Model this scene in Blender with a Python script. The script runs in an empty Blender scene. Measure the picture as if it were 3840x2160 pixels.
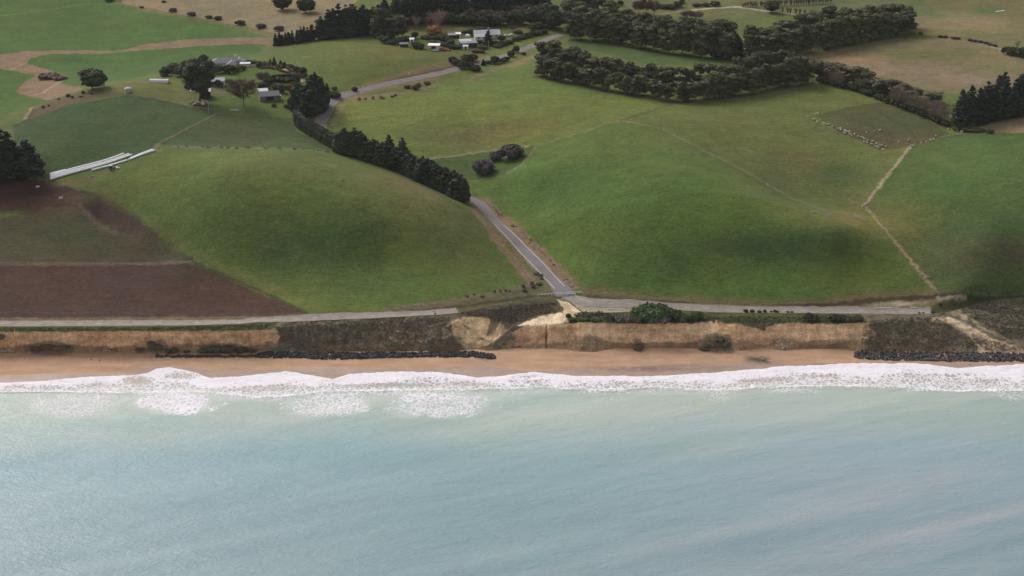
import bpy, bmesh, math, random
import numpy as np
from mathutils import Vector, Matrix
from mathutils.bvhtree import BVHTree

R = math.radians
random.seed(7)
rng = np.random.default_rng(11)
scene = bpy.context.scene
COL = scene.collection

# ------------------------------------------------------------------ camera
CAM = np.array((0.0, -900.0, 345.0))
PITCH = 18.92
FOC = 1288.0 / math.tan(R(15.0))          # focal length in units of a 2576 wide picture
cd = bpy.data.cameras.new("camera")
cam = bpy.data.objects.new("camera", cd)
COL.objects.link(cam)
cam.location = CAM
cam.rotation_euler = (R(90 - PITCH), 0, 0)
cd.sensor_fit = 'HORIZONTAL'
cd.angle = R(30.0)
cd.clip_start = 1.0
cd.clip_end = 30000.0
scene.camera = cam

# ------------------------------------------------------------------ world and sun
SUN_EL, SUN_AZ = 38.0, -38.0                # azimuth from +Y (inland) towards +X
world = bpy.data.worlds.new("World")
scene.world = world
world.use_nodes = True
wn = world.node_tree
bg = wn.nodes["Background"]
sky = wn.nodes.new("ShaderNodeTexSky")
sky.sky_type = 'NISHITA'
sky.sun_disc = False
sky.sun_elevation = R(SUN_EL)
sky.sun_rotation = R(SUN_AZ)
sky.dust_density = 4.0
sky.air_density = 1.0
hs = wn.nodes.new("ShaderNodeHueSaturation")
hs.inputs['Saturation'].default_value = 0.22
wn.links.new(sky.outputs[0], hs.inputs['Color'])
wn.links.new(hs.outputs[0], bg.inputs[0])
bg.inputs[1].default_value = 0.115
sl = bpy.data.lights.new("sun", 'SUN')
sl.energy = 1.5
sl.angle = R(22)
sl.color = (1.0, 0.95, 0.90)
so = bpy.data.objects.new("sun", sl)
COL.objects.link(so)
so.rotation_euler = (R(-(90 - SUN_EL)), 0, R(-SUN_AZ))
vs = scene.view_settings
vs.view_transform = 'Standard'
vs.look = 'None'
vs.exposure = 0.34
vs.gamma = 1.0
vs.use_curve_mapping = False

# ------------------------------------------------------------------ numeric helpers
def dep(py):
    return R(PITCH) + np.arctan((np.asarray(py, float) - 724.5) / FOC)

cp, sp_ = math.cos(R(PITCH)), math.sin(R(PITCH))
FWD = np.array((0, cp, -sp_)); UPV = np.array((0, sp_, cp))

def ray(px, py):
    px = np.asarray(px, float); py = np.asarray(py, float)
    d = FWD[None] + np.array((1.0, 0, 0))[None] * ((px.ravel() - 1288) / FOC)[:, None] \
        - UPV[None] * ((py.ravel() - 724.5) / FOC)[:, None]
    return d

def project(P):
    d = P - CAM
    zc = d @ FWD
    return 1288 + FOC * d[..., 0] / zc, 724.5 - FOC * (d @ UPV) / zc

def at_z(px, py, z):
    """point at height z seen in that direction"""
    d = ray(px, py)
    t = (np.asarray(z, float).ravel() - CAM[2]) / d[:, 2]
    return CAM[None] + d * t[:, None]

def _h(ix, iy, s):
    n = (ix * 374761393 + iy * 668265263 + s * 974634721) & 0xffffffff
    n = ((n ^ (n >> 13)) * 1274126177) & 0xffffffff
    return ((n ^ (n >> 16)) & 0xffff) / 65535.0

def vnoise(x, y, s=0):
    x, y = np.broadcast_arrays(np.asarray(x, float), np.asarray(y, float))
    ix = np.floor(x).astype(np.int64); iy = np.floor(y).astype(np.int64)
    fx = x - ix; fy = y - iy
    fx = fx * fx * (3 - 2 * fx); fy = fy * fy * (3 - 2 * fy)
    a = _h(ix, iy, s); b = _h(ix + 1, iy, s); c = _h(ix, iy + 1, s); d = _h(ix + 1, iy + 1, s)
    return (a * (1 - fx) + b * fx) * (1 - fy) + (c * (1 - fx) + d * fx) * fy

def fbm(x, y, o=4, s=0):
    r = 0; a = 0.5; t = 0
    x = np.asarray(x, float); y = np.asarray(y, float)
    for i in range(o):
        r = r + a * vnoise(x, y, s + i * 17); t += a
        a *= 0.5; x = x * 2.03 + 3.1; y = y * 2.03 + 1.7
    return r / t - 0.5

def sstep(a, b, x):
    t = np.clip((x - a) / (b - a), 0, 1)
    return t * t * (3 - 2 * t)

# ------------------------------------------------------------------ lay of the land (thin plate spline through levelled points)
CP = """-500,817,12.5 -200,817,12.5 0,817,13 400,810,13 700,800,13.5 1000,790,14 1180,778,14.5 1420,742,15.2 1700,768,14 2000,778,14 2350,782,14
2480,752,16.5 2576,745,17.5 2900,745,18 1330,752,15 1250,762,14.8
-300,740,15 0,740,15.5 0,670,19 400,670,19.5 700,780,15 300,730,16.5 550,720,18 0,570,27 200,610,24 430,645,20.5 0,480,35 120,470,38 230,520,34 300,560,29 -300,560,28 -300,460,38
400,377,52 600,379,54 800,393,52 1000,448,46 1170,515,37 500,455,50 300,470,42 700,480,50.5 600,580,35.5 760,610,31.5 500,560,37 900,560,41 950,660,24 1050,560,39.5 1200,620,27 1270,660,20
1000,765,16 1300,722,17 820,775,16 650,690,20.5 800,690,21.5 1150,735,17.5
600,366,50 800,374,48 600,300,53 300,300,55 200,330,52 100,400,47 260,400,45 400,330,54 130,445,40.5
300,225,60 400,210,60 200,235,57 50,255,47 0,200,47 -300,220,47 100,150,49 300,170,50 500,150,51 650,120,53 0,50,52 -400,50,52 300,60,53 600,85,54 500,20,58 700,20,59 130,285,51
580,165,57 620,230,56 770,250,53 500,250,56 840,255,50.5 810,320,46.5 900,360,43 1000,418,38.5 1100,470,33.5 1190,505,29.5 1250,560,24.8 1320,630,20.3 1390,700,16.6
960,215,53 1100,185,55 1200,160,56.5 1300,130,58 1410,85,60 900,170,60 850,110,62 1000,135,62 1080,150,60 1180,105,60 1100,115,61 1100,30,63 1300,40,62
1000,240,52 1200,230,55 1400,230,56 1300,190,57 1050,300,49 1300,300,51 1500,260,55 1620,275,55.5 1200,345,43 1100,385,39.5 1250,400,38 1340,365,44 1200,450,33.5
1560,303,56.5 1660,325,56 1480,335,53 1350,430,42.5 1235,495,31 1400,560,33 1600,420,52 1760,440,52 1920,500,48 2100,575,42 2000,655,27.5 1800,610,34 1650,660,27 1700,710,20 1500,700,20 1600,540,43 2150,690,22.5 2290,700,22.5 1850,735,18 2200,735,18.5 1480,620,28.5 1370,600,26
1720,350,53.5 1870,430,46.5 2000,500,39.5 2150,540,35.5 1900,330,53 2080,400,47 2160,480,40 2290,365,50.5 2050,290,55 2200,260,56.5 1900,250,57
2450,410,54 2400,500,47.5 2480,600,40 2450,700,27.5 2576,500,51 2850,550,48 2330,600,33 2340,710,21.5 2850,400,57 2250,480,43
1340,170,58 1700,235,57 2020,190,58 1500,110,60 1800,140,59 2300,90,60 2200,150,59 2400,200,59 2500,300,58 2000,100,60
1700,20,64 2300,20,63 2576,110,61 2900,110,61 2576,15,64 1500,20,64 1900,20,64"""
_c = np.array([[float(v) for v in t.split(',')] for t in CP.split()])
_w = at_z(_c[:, 0], _c[:, 1], _c[:, 2])
TS = 250.0
_tx = _w[:, :2] / TS
_tz = _c[:, 2]

def _kern(d2):
    return 0.5 * d2 * np.log(np.maximum(d2, 1e-12))

_n = len(_tx)
_K = _kern(((_tx[:, None] - _tx[None]) ** 2).sum(-1)) + np.eye(_n) * 0.004
_P = np.c_[np.ones(_n), _tx]
_A = np.zeros((_n + 3, _n + 3)); _A[:_n, :_n] = _K; _A[:_n, _n:] = _P; _A[_n:, :_n] = _P.T
_sol = np.linalg.solve(_A, np.r_[_tz, 0, 0, 0])

def H(x, y):
    """height of the land behind the coast"""
    x = np.asarray(x, float); y = np.asarray(y, float)
    xs = np.clip(x, -560, 560).ravel() / TS
    ys = np.clip(y, 5, 800).ravel() / TS
    out = np.empty(xs.shape)
    for i in range(0, len(xs), 40000):
        a = xs[i:i + 40000]; b = ys[i:i + 40000]
        d2 = (a[:, None] - _tx[None, :, 0]) ** 2 + (b[:, None] - _tx[None, :, 1]) ** 2
        out[i:i + 40000] = _kern(d2) @ _sol[:_n] + _sol[_n] + _sol[_n + 1] * a + _sol[_n + 2] * b
    out = out.reshape(x.shape)
    return out + 0.7 * fbm(x / 55.0, y / 55.0, 3, 5) + 0.12 * fbm(x / 9.0, y / 9.0, 2, 9)

# lookup table for placing things
LX0, LY0, LD = -700.0, -20.0, 2.5
_lx = np.arange(LX0, 700.1, LD); _ly = np.arange(LY0, 950.1, LD)
_LH = H(*np.meshgrid(_lx, _ly))

def HL(x, y):
    fx = np.clip((np.asarray(x, float) - LX0) / LD, 0, len(_lx) - 1.001)
    fy = np.clip((np.asarray(y, float) - LY0) / LD, 0, len(_ly) - 1.001)
    i = fx.astype(int); j = fy.astype(int); a = fx - i; b = fy - j
    return (_LH[j, i] * (1 - a) + _LH[j, i + 1] * a) * (1 - b) + (_LH[j + 1, i] * (1 - a) + _LH[j + 1, i + 1] * a) * b

def ground_at(px, py):
    """first meeting of the view direction with the land: array (n,3)"""
    d = ray(px, py)
    t0 = 880.0; ts = np.arange(t0, 2300, 4.0)
    out = np.zeros((len(d), 3))
    for i, v in enumerate(d):
        P = CAM + v * ts[:, None]
        g = P[:, 2] - HL(P[:, 0], P[:, 1])
        k = np.argmax(g < 0)
        if g[k] >= 0: k = len(ts) - 1
        if k == 0: k = 1
        a, b = ts[k - 1], ts[k]
        for _ in range(12):
            m = 0.5 * (a + b); p = CAM + v * m
            if p[2] - HL(p[0], p[1]) < 0: b = m
            else: a = m
        p = CAM + v * b
        out[i] = (p[0], p[1], HL(p[0], p[1]))
    return out

def g1(px, py):
    return ground_at([px], [py])[0]

def ppm(P):
    """picture units per metre at a point"""
    return FOC / float((np.asarray(P) - CAM) @ FWD)

# ------------------------------------------------------------------ mesh helpers
def build_mesh(name, V, F, mat=None, smooth=False, attrs=None):
    me = bpy.data.meshes.new(name)
    V = np.ascontiguousarray(V, np.float32); F = np.ascontiguousarray(F, np.int32)
    k = F.shape[1]
    me.vertices.add(len(V)); me.vertices.foreach_set('co', V.ravel())
    me.loops.add(F.size); me.loops.foreach_set('vertex_index', F.ravel())
    me.polygons.add(len(F))
    me.polygons.foreach_set('loop_start', np.arange(0, F.size, k, dtype=np.int32))
    me.polygons.foreach_set('loop_total', np.full(len(F), k, np.int32))
    me.polygons.foreach_set('use_smooth', np.full(len(F), smooth, bool))
    me.update(calc_edges=True)
    for an, arr in (attrs or {}).items():
        arr = np.asarray(arr, np.float32)
        if arr.ndim == 2:
            a = me.attributes.new(an, 'FLOAT_COLOR', 'POINT')
            a.data.foreach_set('color', np.c_[arr, np.ones(len(arr), np.float32)].ravel().astype(np.float32))
        else:
            a = me.attributes.new(an, 'FLOAT', 'POINT')
            a.data.foreach_set('value', arr)
    if mat is not None: me.materials.append(mat)
    return me

def grid_faces(nr, nc):
    i = np.arange(nr - 1)[:, None] * nc + np.arange(nc - 1)[None]
    i = i.ravel()
    return np.c_[i, i + 1, i + nc + 1, i + nc]

def link(name, data, parent=None, loc=None, rot=None, scale=None):
    o = bpy.data.objects.new(name, data)
    COL.objects.link(o)
    if parent is not None: o.parent = parent
    if loc is not None: o.location = loc
    if rot is not None: o.rotation_euler = rot
    if scale is not None: o.scale = scale
    return o

def tag(o, label=None, cat=None, group=None, kind=None):
    if label: o['label'] = label
    if cat: o['category'] = cat
    if group: o['group'] = group
    if kind: o['kind'] = kind
    return o

def empty(name, loc=(0, 0, 0), rz=0.0):
    return link(name, None, None, loc, (0, 0, rz))

ORD = "first second third fourth fifth sixth seventh eighth ninth tenth eleventh twelfth thirteenth fourteenth fifteenth sixteenth seventeenth eighteenth nineteenth".split()
TENS = {2: "twent", 3: "thirt", 4: "fort", 5: "fift", 6: "sixt", 7: "sevent"}
def ordinal(n):
    if n < 20: return ORD[n - 1]
    t, u = divmod(n, 10)
    return TENS[t] + ("ieth" if u == 0 else "y-" + ORD[u - 1])

class MB:
    """collects boxes, prisms and tubes into one mesh"""
    def __init__(s): s.v = []; s.f = []
    def add(s, V, F):
        b = len(s.v); s.v += [tuple(p) for p in V]; s.f += [tuple(i + b for i in f) for f in F]; return s
    def box(s, x0, x1, y0, y1, z0, z1):
        V = [(x0, y0, z0), (x1, y0, z0), (x1, y1, z0), (x0, y1, z0), (x0, y0, z1), (x1, y0, z1), (x1, y1, z1), (x0, y1, z1)]
        return s.add(V, [(3, 2, 1, 0), (4, 5, 6, 7), (0, 1, 5, 4), (1, 2, 6, 5), (2, 3, 7, 6), (3, 0, 4, 7)])
    def tube(s, pts, rad, n=7, caps=True):
        pts = [Vector(p) for p in pts]
        if not hasattr(rad, '__len__'): rad = [rad] * len(pts)
        V = []; F = []
        for i, p in enumerate(pts):
            d = (pts[min(i + 1, len(pts) - 1)] - pts[max(i - 1, 0)]).normalized()
            u = d.orthogonal().normalized() if abs(d.z) < .95 else (Vector((1, 0, 0)) - d * d.x).normalized()
            w = d.cross(u)
            for k in range(n):
                a = 2 * math.pi * k / n
                V.append(p + (u * math.cos(a) + w * math.sin(a)) * rad[i])
        for i in range(len(pts) - 1):
            for k in range(n):
                F.append((i * n + k, i * n + (k + 1) % n, (i + 1) * n + (k + 1) % n, (i + 1) * n + k))
        if caps:
            F.append(tuple(range(n))[::-1]); F.append(tuple((len(pts) - 1) * n + k for k in range(n)))
        return s.add(V, F)
    def mesh(s, name, mat, smooth=False):
        me = bpy.data.meshes.new(name)
        me.from_pydata(s.v, [], s.f); me.update()
        if smooth: me.polygons.foreach_set('use_smooth', [True] * len(me.polygons))
        if mat is not None: me.materials.append(mat)
        return me
    def build(s, name, mat, parent=None, smooth=False):
        return link(name, s.mesh(name, mat, smooth), parent)

# ------------------------------------------------------------------ materials
def nodes_of(m):
    m.use_nodes = True
    nt = m.node_tree
    return nt, nt.nodes, nt.links, nt.nodes["Principled BSDF"]

def mat_plain(name, col, rough=0.8, var=0.25, scale=1.5, spec=0.3, metal=0.0, bump=0.0, objvar=0.0):
    """colour with two scales of uneven wear and fine relief"""
    m = bpy.data.materials.new(name)
    nt, N, L, P = nodes_of(m)
    tc = N.new("ShaderNodeTexCoord")
    nz = N.new("ShaderNodeTexNoise"); nz.inputs['Scale'].default_value = scale; nz.inputs['Detail'].default_value = 6
    nz.inputs['Roughness'].default_value = 0.65
    L.new(tc.outputs['Object'], nz.inputs['Vector'])
    mr = N.new("ShaderNodeMapRange"); mr.inputs['From Min'].default_value = 0.3; mr.inputs['From Max'].default_value = 0.7
    mr.inputs['To Min'].default_value = 1 - var; mr.inputs['To Max'].default_value = 1 + var
    L.new(nz.outputs['Fac'], mr.inputs['Value'])
    val = mr.outputs[0]
    if objvar:
        oi = N.new("ShaderNodeObjectInfo")
        m2 = N.new("ShaderNodeMapRange"); m2.inputs['To Min'].default_value = 1 - objvar; m2.inputs['To Max'].default_value = 1 + objvar
        L.new(oi.outputs['Random'], m2.inputs['Value'])
        mu = N.new("ShaderNodeMath"); mu.operation = 'MULTIPLY'
        L.new(val, mu.inputs[0]); L.new(m2.outputs[0], mu.inputs[1]); val = mu.outputs[0]
    vm = N.new("ShaderNodeVectorMath"); vm.operation = 'SCALE'
    vm.inputs[0].default_value = col
    L.new(val, vm.inputs['Scale']); L.new(vm.outputs[0], P.inputs['Base Color'])
    P.inputs['Roughness'].default_value = rough
    P.inputs['Specular IOR Level'].default_value = spec
    P.inputs['Metallic'].default_value = metal
    if bump:
        b = N.new("ShaderNodeBump"); b.inputs['Strength'].default_value = bump; b.inputs['Distance'].default_value = 0.1
        L.new(nz.outputs['Fac'], b.inputs['Height']); L.new(b.outputs[0], P.inputs['Normal'])
    return m

def mat_leaf(name, col, col2, rough=0.75):
    """foliage: two leaf colours mixed leaf by leaf and tree by tree"""
    m = bpy.data.materials.new(name)
    nt, N, L, P = nodes_of(m)
    g = N.new("ShaderNodeNewGeometry"); oi = N.new("ShaderNodeObjectInfo")
    mx = N.new("ShaderNodeMix"); mx.data_type = 'RGBA'
    mx.inputs[6].default_value = (*col, 1); mx.inputs[7].default_value = (*col2, 1)
    a = N.new("ShaderNodeMath"); a.operation = 'MULTIPLY_ADD'
    L.new(oi.outputs['Random'], a.inputs[0]); a.inputs[1].default_value = 0.55; 
    b = N.new("ShaderNodeMath"); b.operation = 'MULTIPLY'; b.inputs[1].default_value = 0.5
    L.new(g.outputs['Random Per Island'], b.inputs[0]); L.new(b.outputs[0], a.inputs[2])
    L.new(a.outputs[0], mx.inputs[0])
    L.new(mx.outputs[2], P.inputs['Base Color'])
    P.inputs['Roughness'].default_value = rough
    P.inputs['Specular IOR Level'].default_value = 0.15
    return m

def mat_vertex(name, attr="Col", rough=0.95, spec=0.08, noises=((0.35, 0.35), (0.09, 0.2)), bump=(2.0, 0.4, 0.15), stretch=None):
    """colour painted per vertex, broken up by noise of several sizes"""
    m = bpy.data.materials.new(name)
    nt, N, L, P = nodes_of(m)
    at = N.new("ShaderNodeAttribute"); at.attribute_name = attr
    tc = N.new("ShaderNodeTexCoord")
    vec = tc.outputs['Object']
    if stretch:
        mp = N.new("ShaderNodeMapping"); mp.inputs['Scale'].default_value = stretch
        L.new(vec, mp.inputs[0]); vec = mp.outputs[0]
    val = None
    for sc, amp in noises:
        nz = N.new("ShaderNodeTexNoise"); nz.inputs['Scale'].default_value = sc; nz.inputs['Detail'].default_value = 5
        nz.inputs['Roughness'].default_value = 0.65
        L.new(vec, nz.inputs['Vector'])
        mr = N.new("ShaderNodeMapRange"); mr.inputs['From Min'].default_value = 0.3; mr.inputs['From Max'].default_value = 0.7
        mr.inputs['To Min'].default_value = 1 - amp; mr.inputs['To Max'].default_value = 1 + amp
        L.new(nz.outputs['Fac'], mr.inputs['Value'])
        if val is None: val = mr.outputs[0]
        else:
            mu = N.new("ShaderNodeMath"); mu.operation = 'MULTIPLY'
            L.new(val, mu.inputs[0]); L.new(mr.outputs[0], mu.inputs[1]); val = mu.outputs[0]
    vm = N.new("ShaderNodeVectorMath"); vm.operation = 'SCALE'
    L.new(at.outputs['Color'], vm.inputs[0]); L.new(val, vm.inputs['Scale'])
    L.new(vm.outputs[0], P.inputs['Base Color'])
    P.inputs['Roughness'].default_value = rough
    P.inputs['Specular IOR Level'].default_value = spec
    if bump:
        nz = N.new("ShaderNodeTexNoise"); nz.inputs['Scale'].default_value = bump[0]; nz.inputs['Detail'].default_value = 4
        L.new(vec, nz.inputs['Vector'])
        b = N.new("ShaderNodeBump"); b.inputs['Strength'].default_value = bump[1]; b.inputs['Distance'].default_value = bump[2]
        L.new(nz.outputs['Fac'], b.inputs['Height']); L.new(b.outputs[0], P.inputs['Normal'])
    return m
# ================================================================== THE GROUND
def poly(s):
    return np.array([[float(v) for v in t.split(',')] for t in s.split()])

def to_world(s, dense=False):
    p = poly(s)
    if dense:                # follow the lie of the land between the points
        q = []
        for a, b in zip(p[:-1], p[1:]):
            n = max(1, int(np.hypot(*(b - a)) / 30)); q += [a + (b - a) * i / n for i in range(n)]
        p = np.array(q + [p[-1]])
    return ground_at(p[:, 0], p[:, 1])

def inside(x, y, pw):
    r = np.zeros(x.shape, bool)
    j = len(pw) - 1
    for i in range(len(pw)):
        xi, yi = pw[i, 0], pw[i, 1]; xj, yj = pw[j, 0], pw[j, 1]
        if yi != yj:
            c = ((yi > y) != (yj > y)) & (x < (xj - xi) * (y - yi) / (yj - yi) + xi)
            r ^= c
        j = i
    return r

def seg_dist(x, y, pw):
    d = np.full(x.shape, 1e9)
    for a, b in zip(pw[:-1], pw[1:]):
        m = (x > min(a[0], b[0]) - 25) & (x < max(a[0], b[0]) + 25) & (y > min(a[1], b[1]) - 25) & (y < max(a[1], b[1]) + 25)
        if not m.any(): continue
        ab = b[:2] - a[:2]; L2 = max(ab @ ab, 1e-9)
        t = np.clip(((x[m] - a[0]) * ab[0] + (y[m] - a[1]) * ab[1]) / L2, 0, 1)
        dd = np.hypot(x[m] - a[0] - t * ab[0], y[m] - a[1] - t * ab[1])
        d[m] = np.minimum(d[m], dd)
    return d

# key lines of the coast: picture column -> (row, height) of base, talus head, cliff top, terrace, dip, rim, back edge
COAST = {
 -400: [(888, 2.1), (872, 4.6), (835, 12.6), None, None, None, (824, 12.8)],
 0:    [(888, 2.1), (872, 4.8), (834, 12.8), None, None, None, (823, 13)],
 150:  [(887, 2.1), (866, 6.0), (833, 12.9), None, None, None, (822, 13)],
 300:  [(884, 2.1), (872, 4.4), (833, 13), None, None, None, (821, 13)],
 450:  [(888, 2.0), (866, 5.6), (833, 13), None, None, None, (820, 13.2)],
 600:  [(884, 2.1), (866, 5.4), (832, 13.2), None, None, None, (815, 13.4)],
 640:  [(884, 2.1), (864, 5.6), (831, 13.3), None, None, None, (811, 13.5)],
 735:  [(884, 2.1), (864, 5.6), (821, 12.3), None, None, None, (809, 13.6)],
 900:  [(886, 2.1), (862, 5.7), (815, 12.7), None, None, None, (802, 14)],
 1100: [(884, 2.1), (858, 6.2), (804, 13.0), None, None, None, (792, 14.5)],
 1145: [(882, 2.1), (852, 7.0), (800, 13.5), None, None, None, (788, 14.7)],
 1200: [(880, 2.1), (868, 4.0), (848, 6.5), (838, 8), (818, 10.4), (788, 14.0), (778, 14.8)],
 1240: [(884, 2.0), (876, 3.3), (866, 5.0), (860, 5.5), (852, 6.1), (777, 14.4), (767, 15)],
 1290: [(880, 2.1), (868, 3.8), (821, 11.2), (817, 11.4), (830, 7.0), (764, 14.7), (757, 15)],
 1340: [(880, 2.1), (862, 4.6), (816, 12.0), (799, 12.8), (820, 8.0), (759, 14.9), (753, 15.1)],
 1390: [(880, 2.1), (860, 5.0), (816, 12.3), (788, 13.7), (795, 11.5), (755, 15), (750, 15.2)],
 1425: [(884, 2.0), (854, 6.2), (814, 12.7), (792, 13.9), (778, 14.0), (766, 14.5), (757, 14.9)],
 1460: [(890, 1.8), (844, 8.4), (812, 13.0), (803, 13.4), (795, 13.8), (788, 14), (783, 14.1)],
 1500: [(889, 1.8), (846, 8.0), (812, 13.0), None, None, None, (786, 14)],
 1540: [(880, 2.1), (862, 4.8), (813, 13.0), None, None, None, (786, 14)],
 1600: [(876, 2.1), (863, 4.5), (813, 13.0), None, None, None, (784, 14)],
 1700: [(876, 2.1), (864, 4.5), (814, 13.0), None, None, None, (781, 14)],
 1750: [(878, 2.1), (858, 5.5), (814, 13.0), None, None, None, (783, 14)],
 1795: [(886, 1.9), (840, 8.6), (806, 13.0), None, None, None, (785, 14)],
 1850: [(882, 2.0), (860, 5.4), (814, 13.0), None, None, None, (787, 14)],
 1905: [(879, 2.1), (866, 4.4), (826, 11.2), None, None, None, (788, 14)],
 1935: [(880, 2.1), (864, 4.6), (815, 13.0), None, None, None, (788, 14)],
 1975: [(884, 1.9), (852, 6.8), (814, 13.0), None, None, None, (788.5, 14)],
 2020: [(880, 2.1), (864, 4.8), (815, 13.0), None, None, None, (788.5, 14)],
 2120: [(880, 2.1), (862, 5.1), (813, 13.2), None, None, None, (789, 14)],
 2140: [(882, 2.1), (858, 5.8), (812, 13.2), None, None, None, (789, 14)],
 2215: [(884, 2.1), (862, 5.2), (808, 12.6), None, None, None, (789.5, 14)],
 2300: [(884, 2.1), (858, 5.8), (802, 13.0), None, None, None, (790, 14)],
 2365: [(886, 2.1), (856, 5.9), (800, 13.0), None, None, None, (789, 14)],
 2420: [(888, 2.0), (868, 4.3), (815, 11.2), None, None, None, (776, 14.5)],
 2480: [(889, 2.0), (872, 4.0), (832, 9.2), (815, 10.8), (800, 12), (778, 14), (760, 16)],
 2576: [(889, 2.0), (876, 3.6), (852, 6.6), (826, 9.6), (803, 11.6), (774, 14.2), (748, 17.2)],
 3000: [(889, 2.0), (876, 3.6), (852, 6.6), (826, 9.6), (803, 11.6), (774, 14.2), (748, 17.2)],
}
_ck = sorted(COAST)
_ky = np.zeros((len(_ck), 7)); _kz = np.zeros((len(_ck), 7))
for i, k in enumerate(_ck):
    row = COAST[k]
    for j in (0, 1, 2, 6): _ky[i, j], _kz[i, j] = row[j]
    if row[3] is None:      # the terrace keys fall on the verge between cliff top and back edge, evenly in the world
        for j, f in ((3, .25), (4, .5), (5, .75)):
            a = at_z(1288, row[2][0], row[2][1])[0]; b = at_z(1288, row[6][0], row[6][1])[0]
            q = a + (b - a) * f
            _ky[i, j] = project(q[None])[1][0]; _kz[i, j] = q[2]
    else:
        for j in (3, 4, 5): _ky[i, j], _kz[i, j] = row[j]

def coast_key(X, j):
    """(Y, z) of key line j at world X"""
    X = np.asarray(X, float)
    Y = np.full(X.shape, 5.0); z = np.full(X.shape, 8.0)
    for _ in range(5):
        P = np.stack([X, Y, z], -1)
        px = project(P)[0]
        py = np.interp(px, _ck, _ky[:, j]); z = np.interp(px, _ck, _kz[:, j])
        Y = CAM[1] + (CAM[2] - z) / np.tan(dep(py))
    return Y, z

def steps(a, b, d0, d1):
    out = [a]; 
    while out[-1] < b: 
        f = (out[-1] - a) / (b - a); out.append(out[-1] + d0 + (d1 - d0) * f)
    return np.array(out)

_side = [470.0]
while _side[-1] < 2600: _side.append(_side[-1] + (_side[-1] - 468) * 0.22 + 1.2)
XS = np.concatenate([-np.array(_side)[::-1], np.arange(-470 + 1.1, -270, 1.1), np.arange(-270, 270.1, 0.75), np.arange(271, 469.5, 1.1), np.array(_side)])
XS = np.unique(np.round(XS, 3))
YB, ZB = coast_key(XS, 6)
kern = np.ones(9) / 9
cs = steps(0, 770, 0.95, 2.5)
far = [cs[-1]]
while far[-1] < 9000: far.append(far[-1] * 1.12)
CS = np.r_[cs, far[1:]]
GX = np.broadcast_to(XS[None], (len(CS), len(XS)))
GY = YB[None] * np.clip(1 - CS / 700, 0, 1)[:, None] + CS[:, None]
GZ = H(GX, GY)
# tie the seaward edge of the land to the coast strip
tie = np.clip(1 - CS / 9.0, 0, 1)[:, None] ** 2
GZ = GZ * (1 - tie) + ZB[None] * tie

# ------- colours of the paddocks (albedo)
PAST = (0.098, 0.118, 0.030)      # ordinary pasture
gx = GX.ravel(); gy = GY.ravel()
colr = np.empty((gx.size, 3)); colr[:] = PAST
jx = gx + 2.2 * fbm(gx / 3.0, gy / 3.0, 2, 21); jy = gy + 3.0 * fbm(gx / 3.0, gy / 3.0, 2, 31)
near = (np.abs(gx) < 900) & (gy < 1100)
jx = jx[near]; jy = jy[near]
cn = colr[near]

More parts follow.
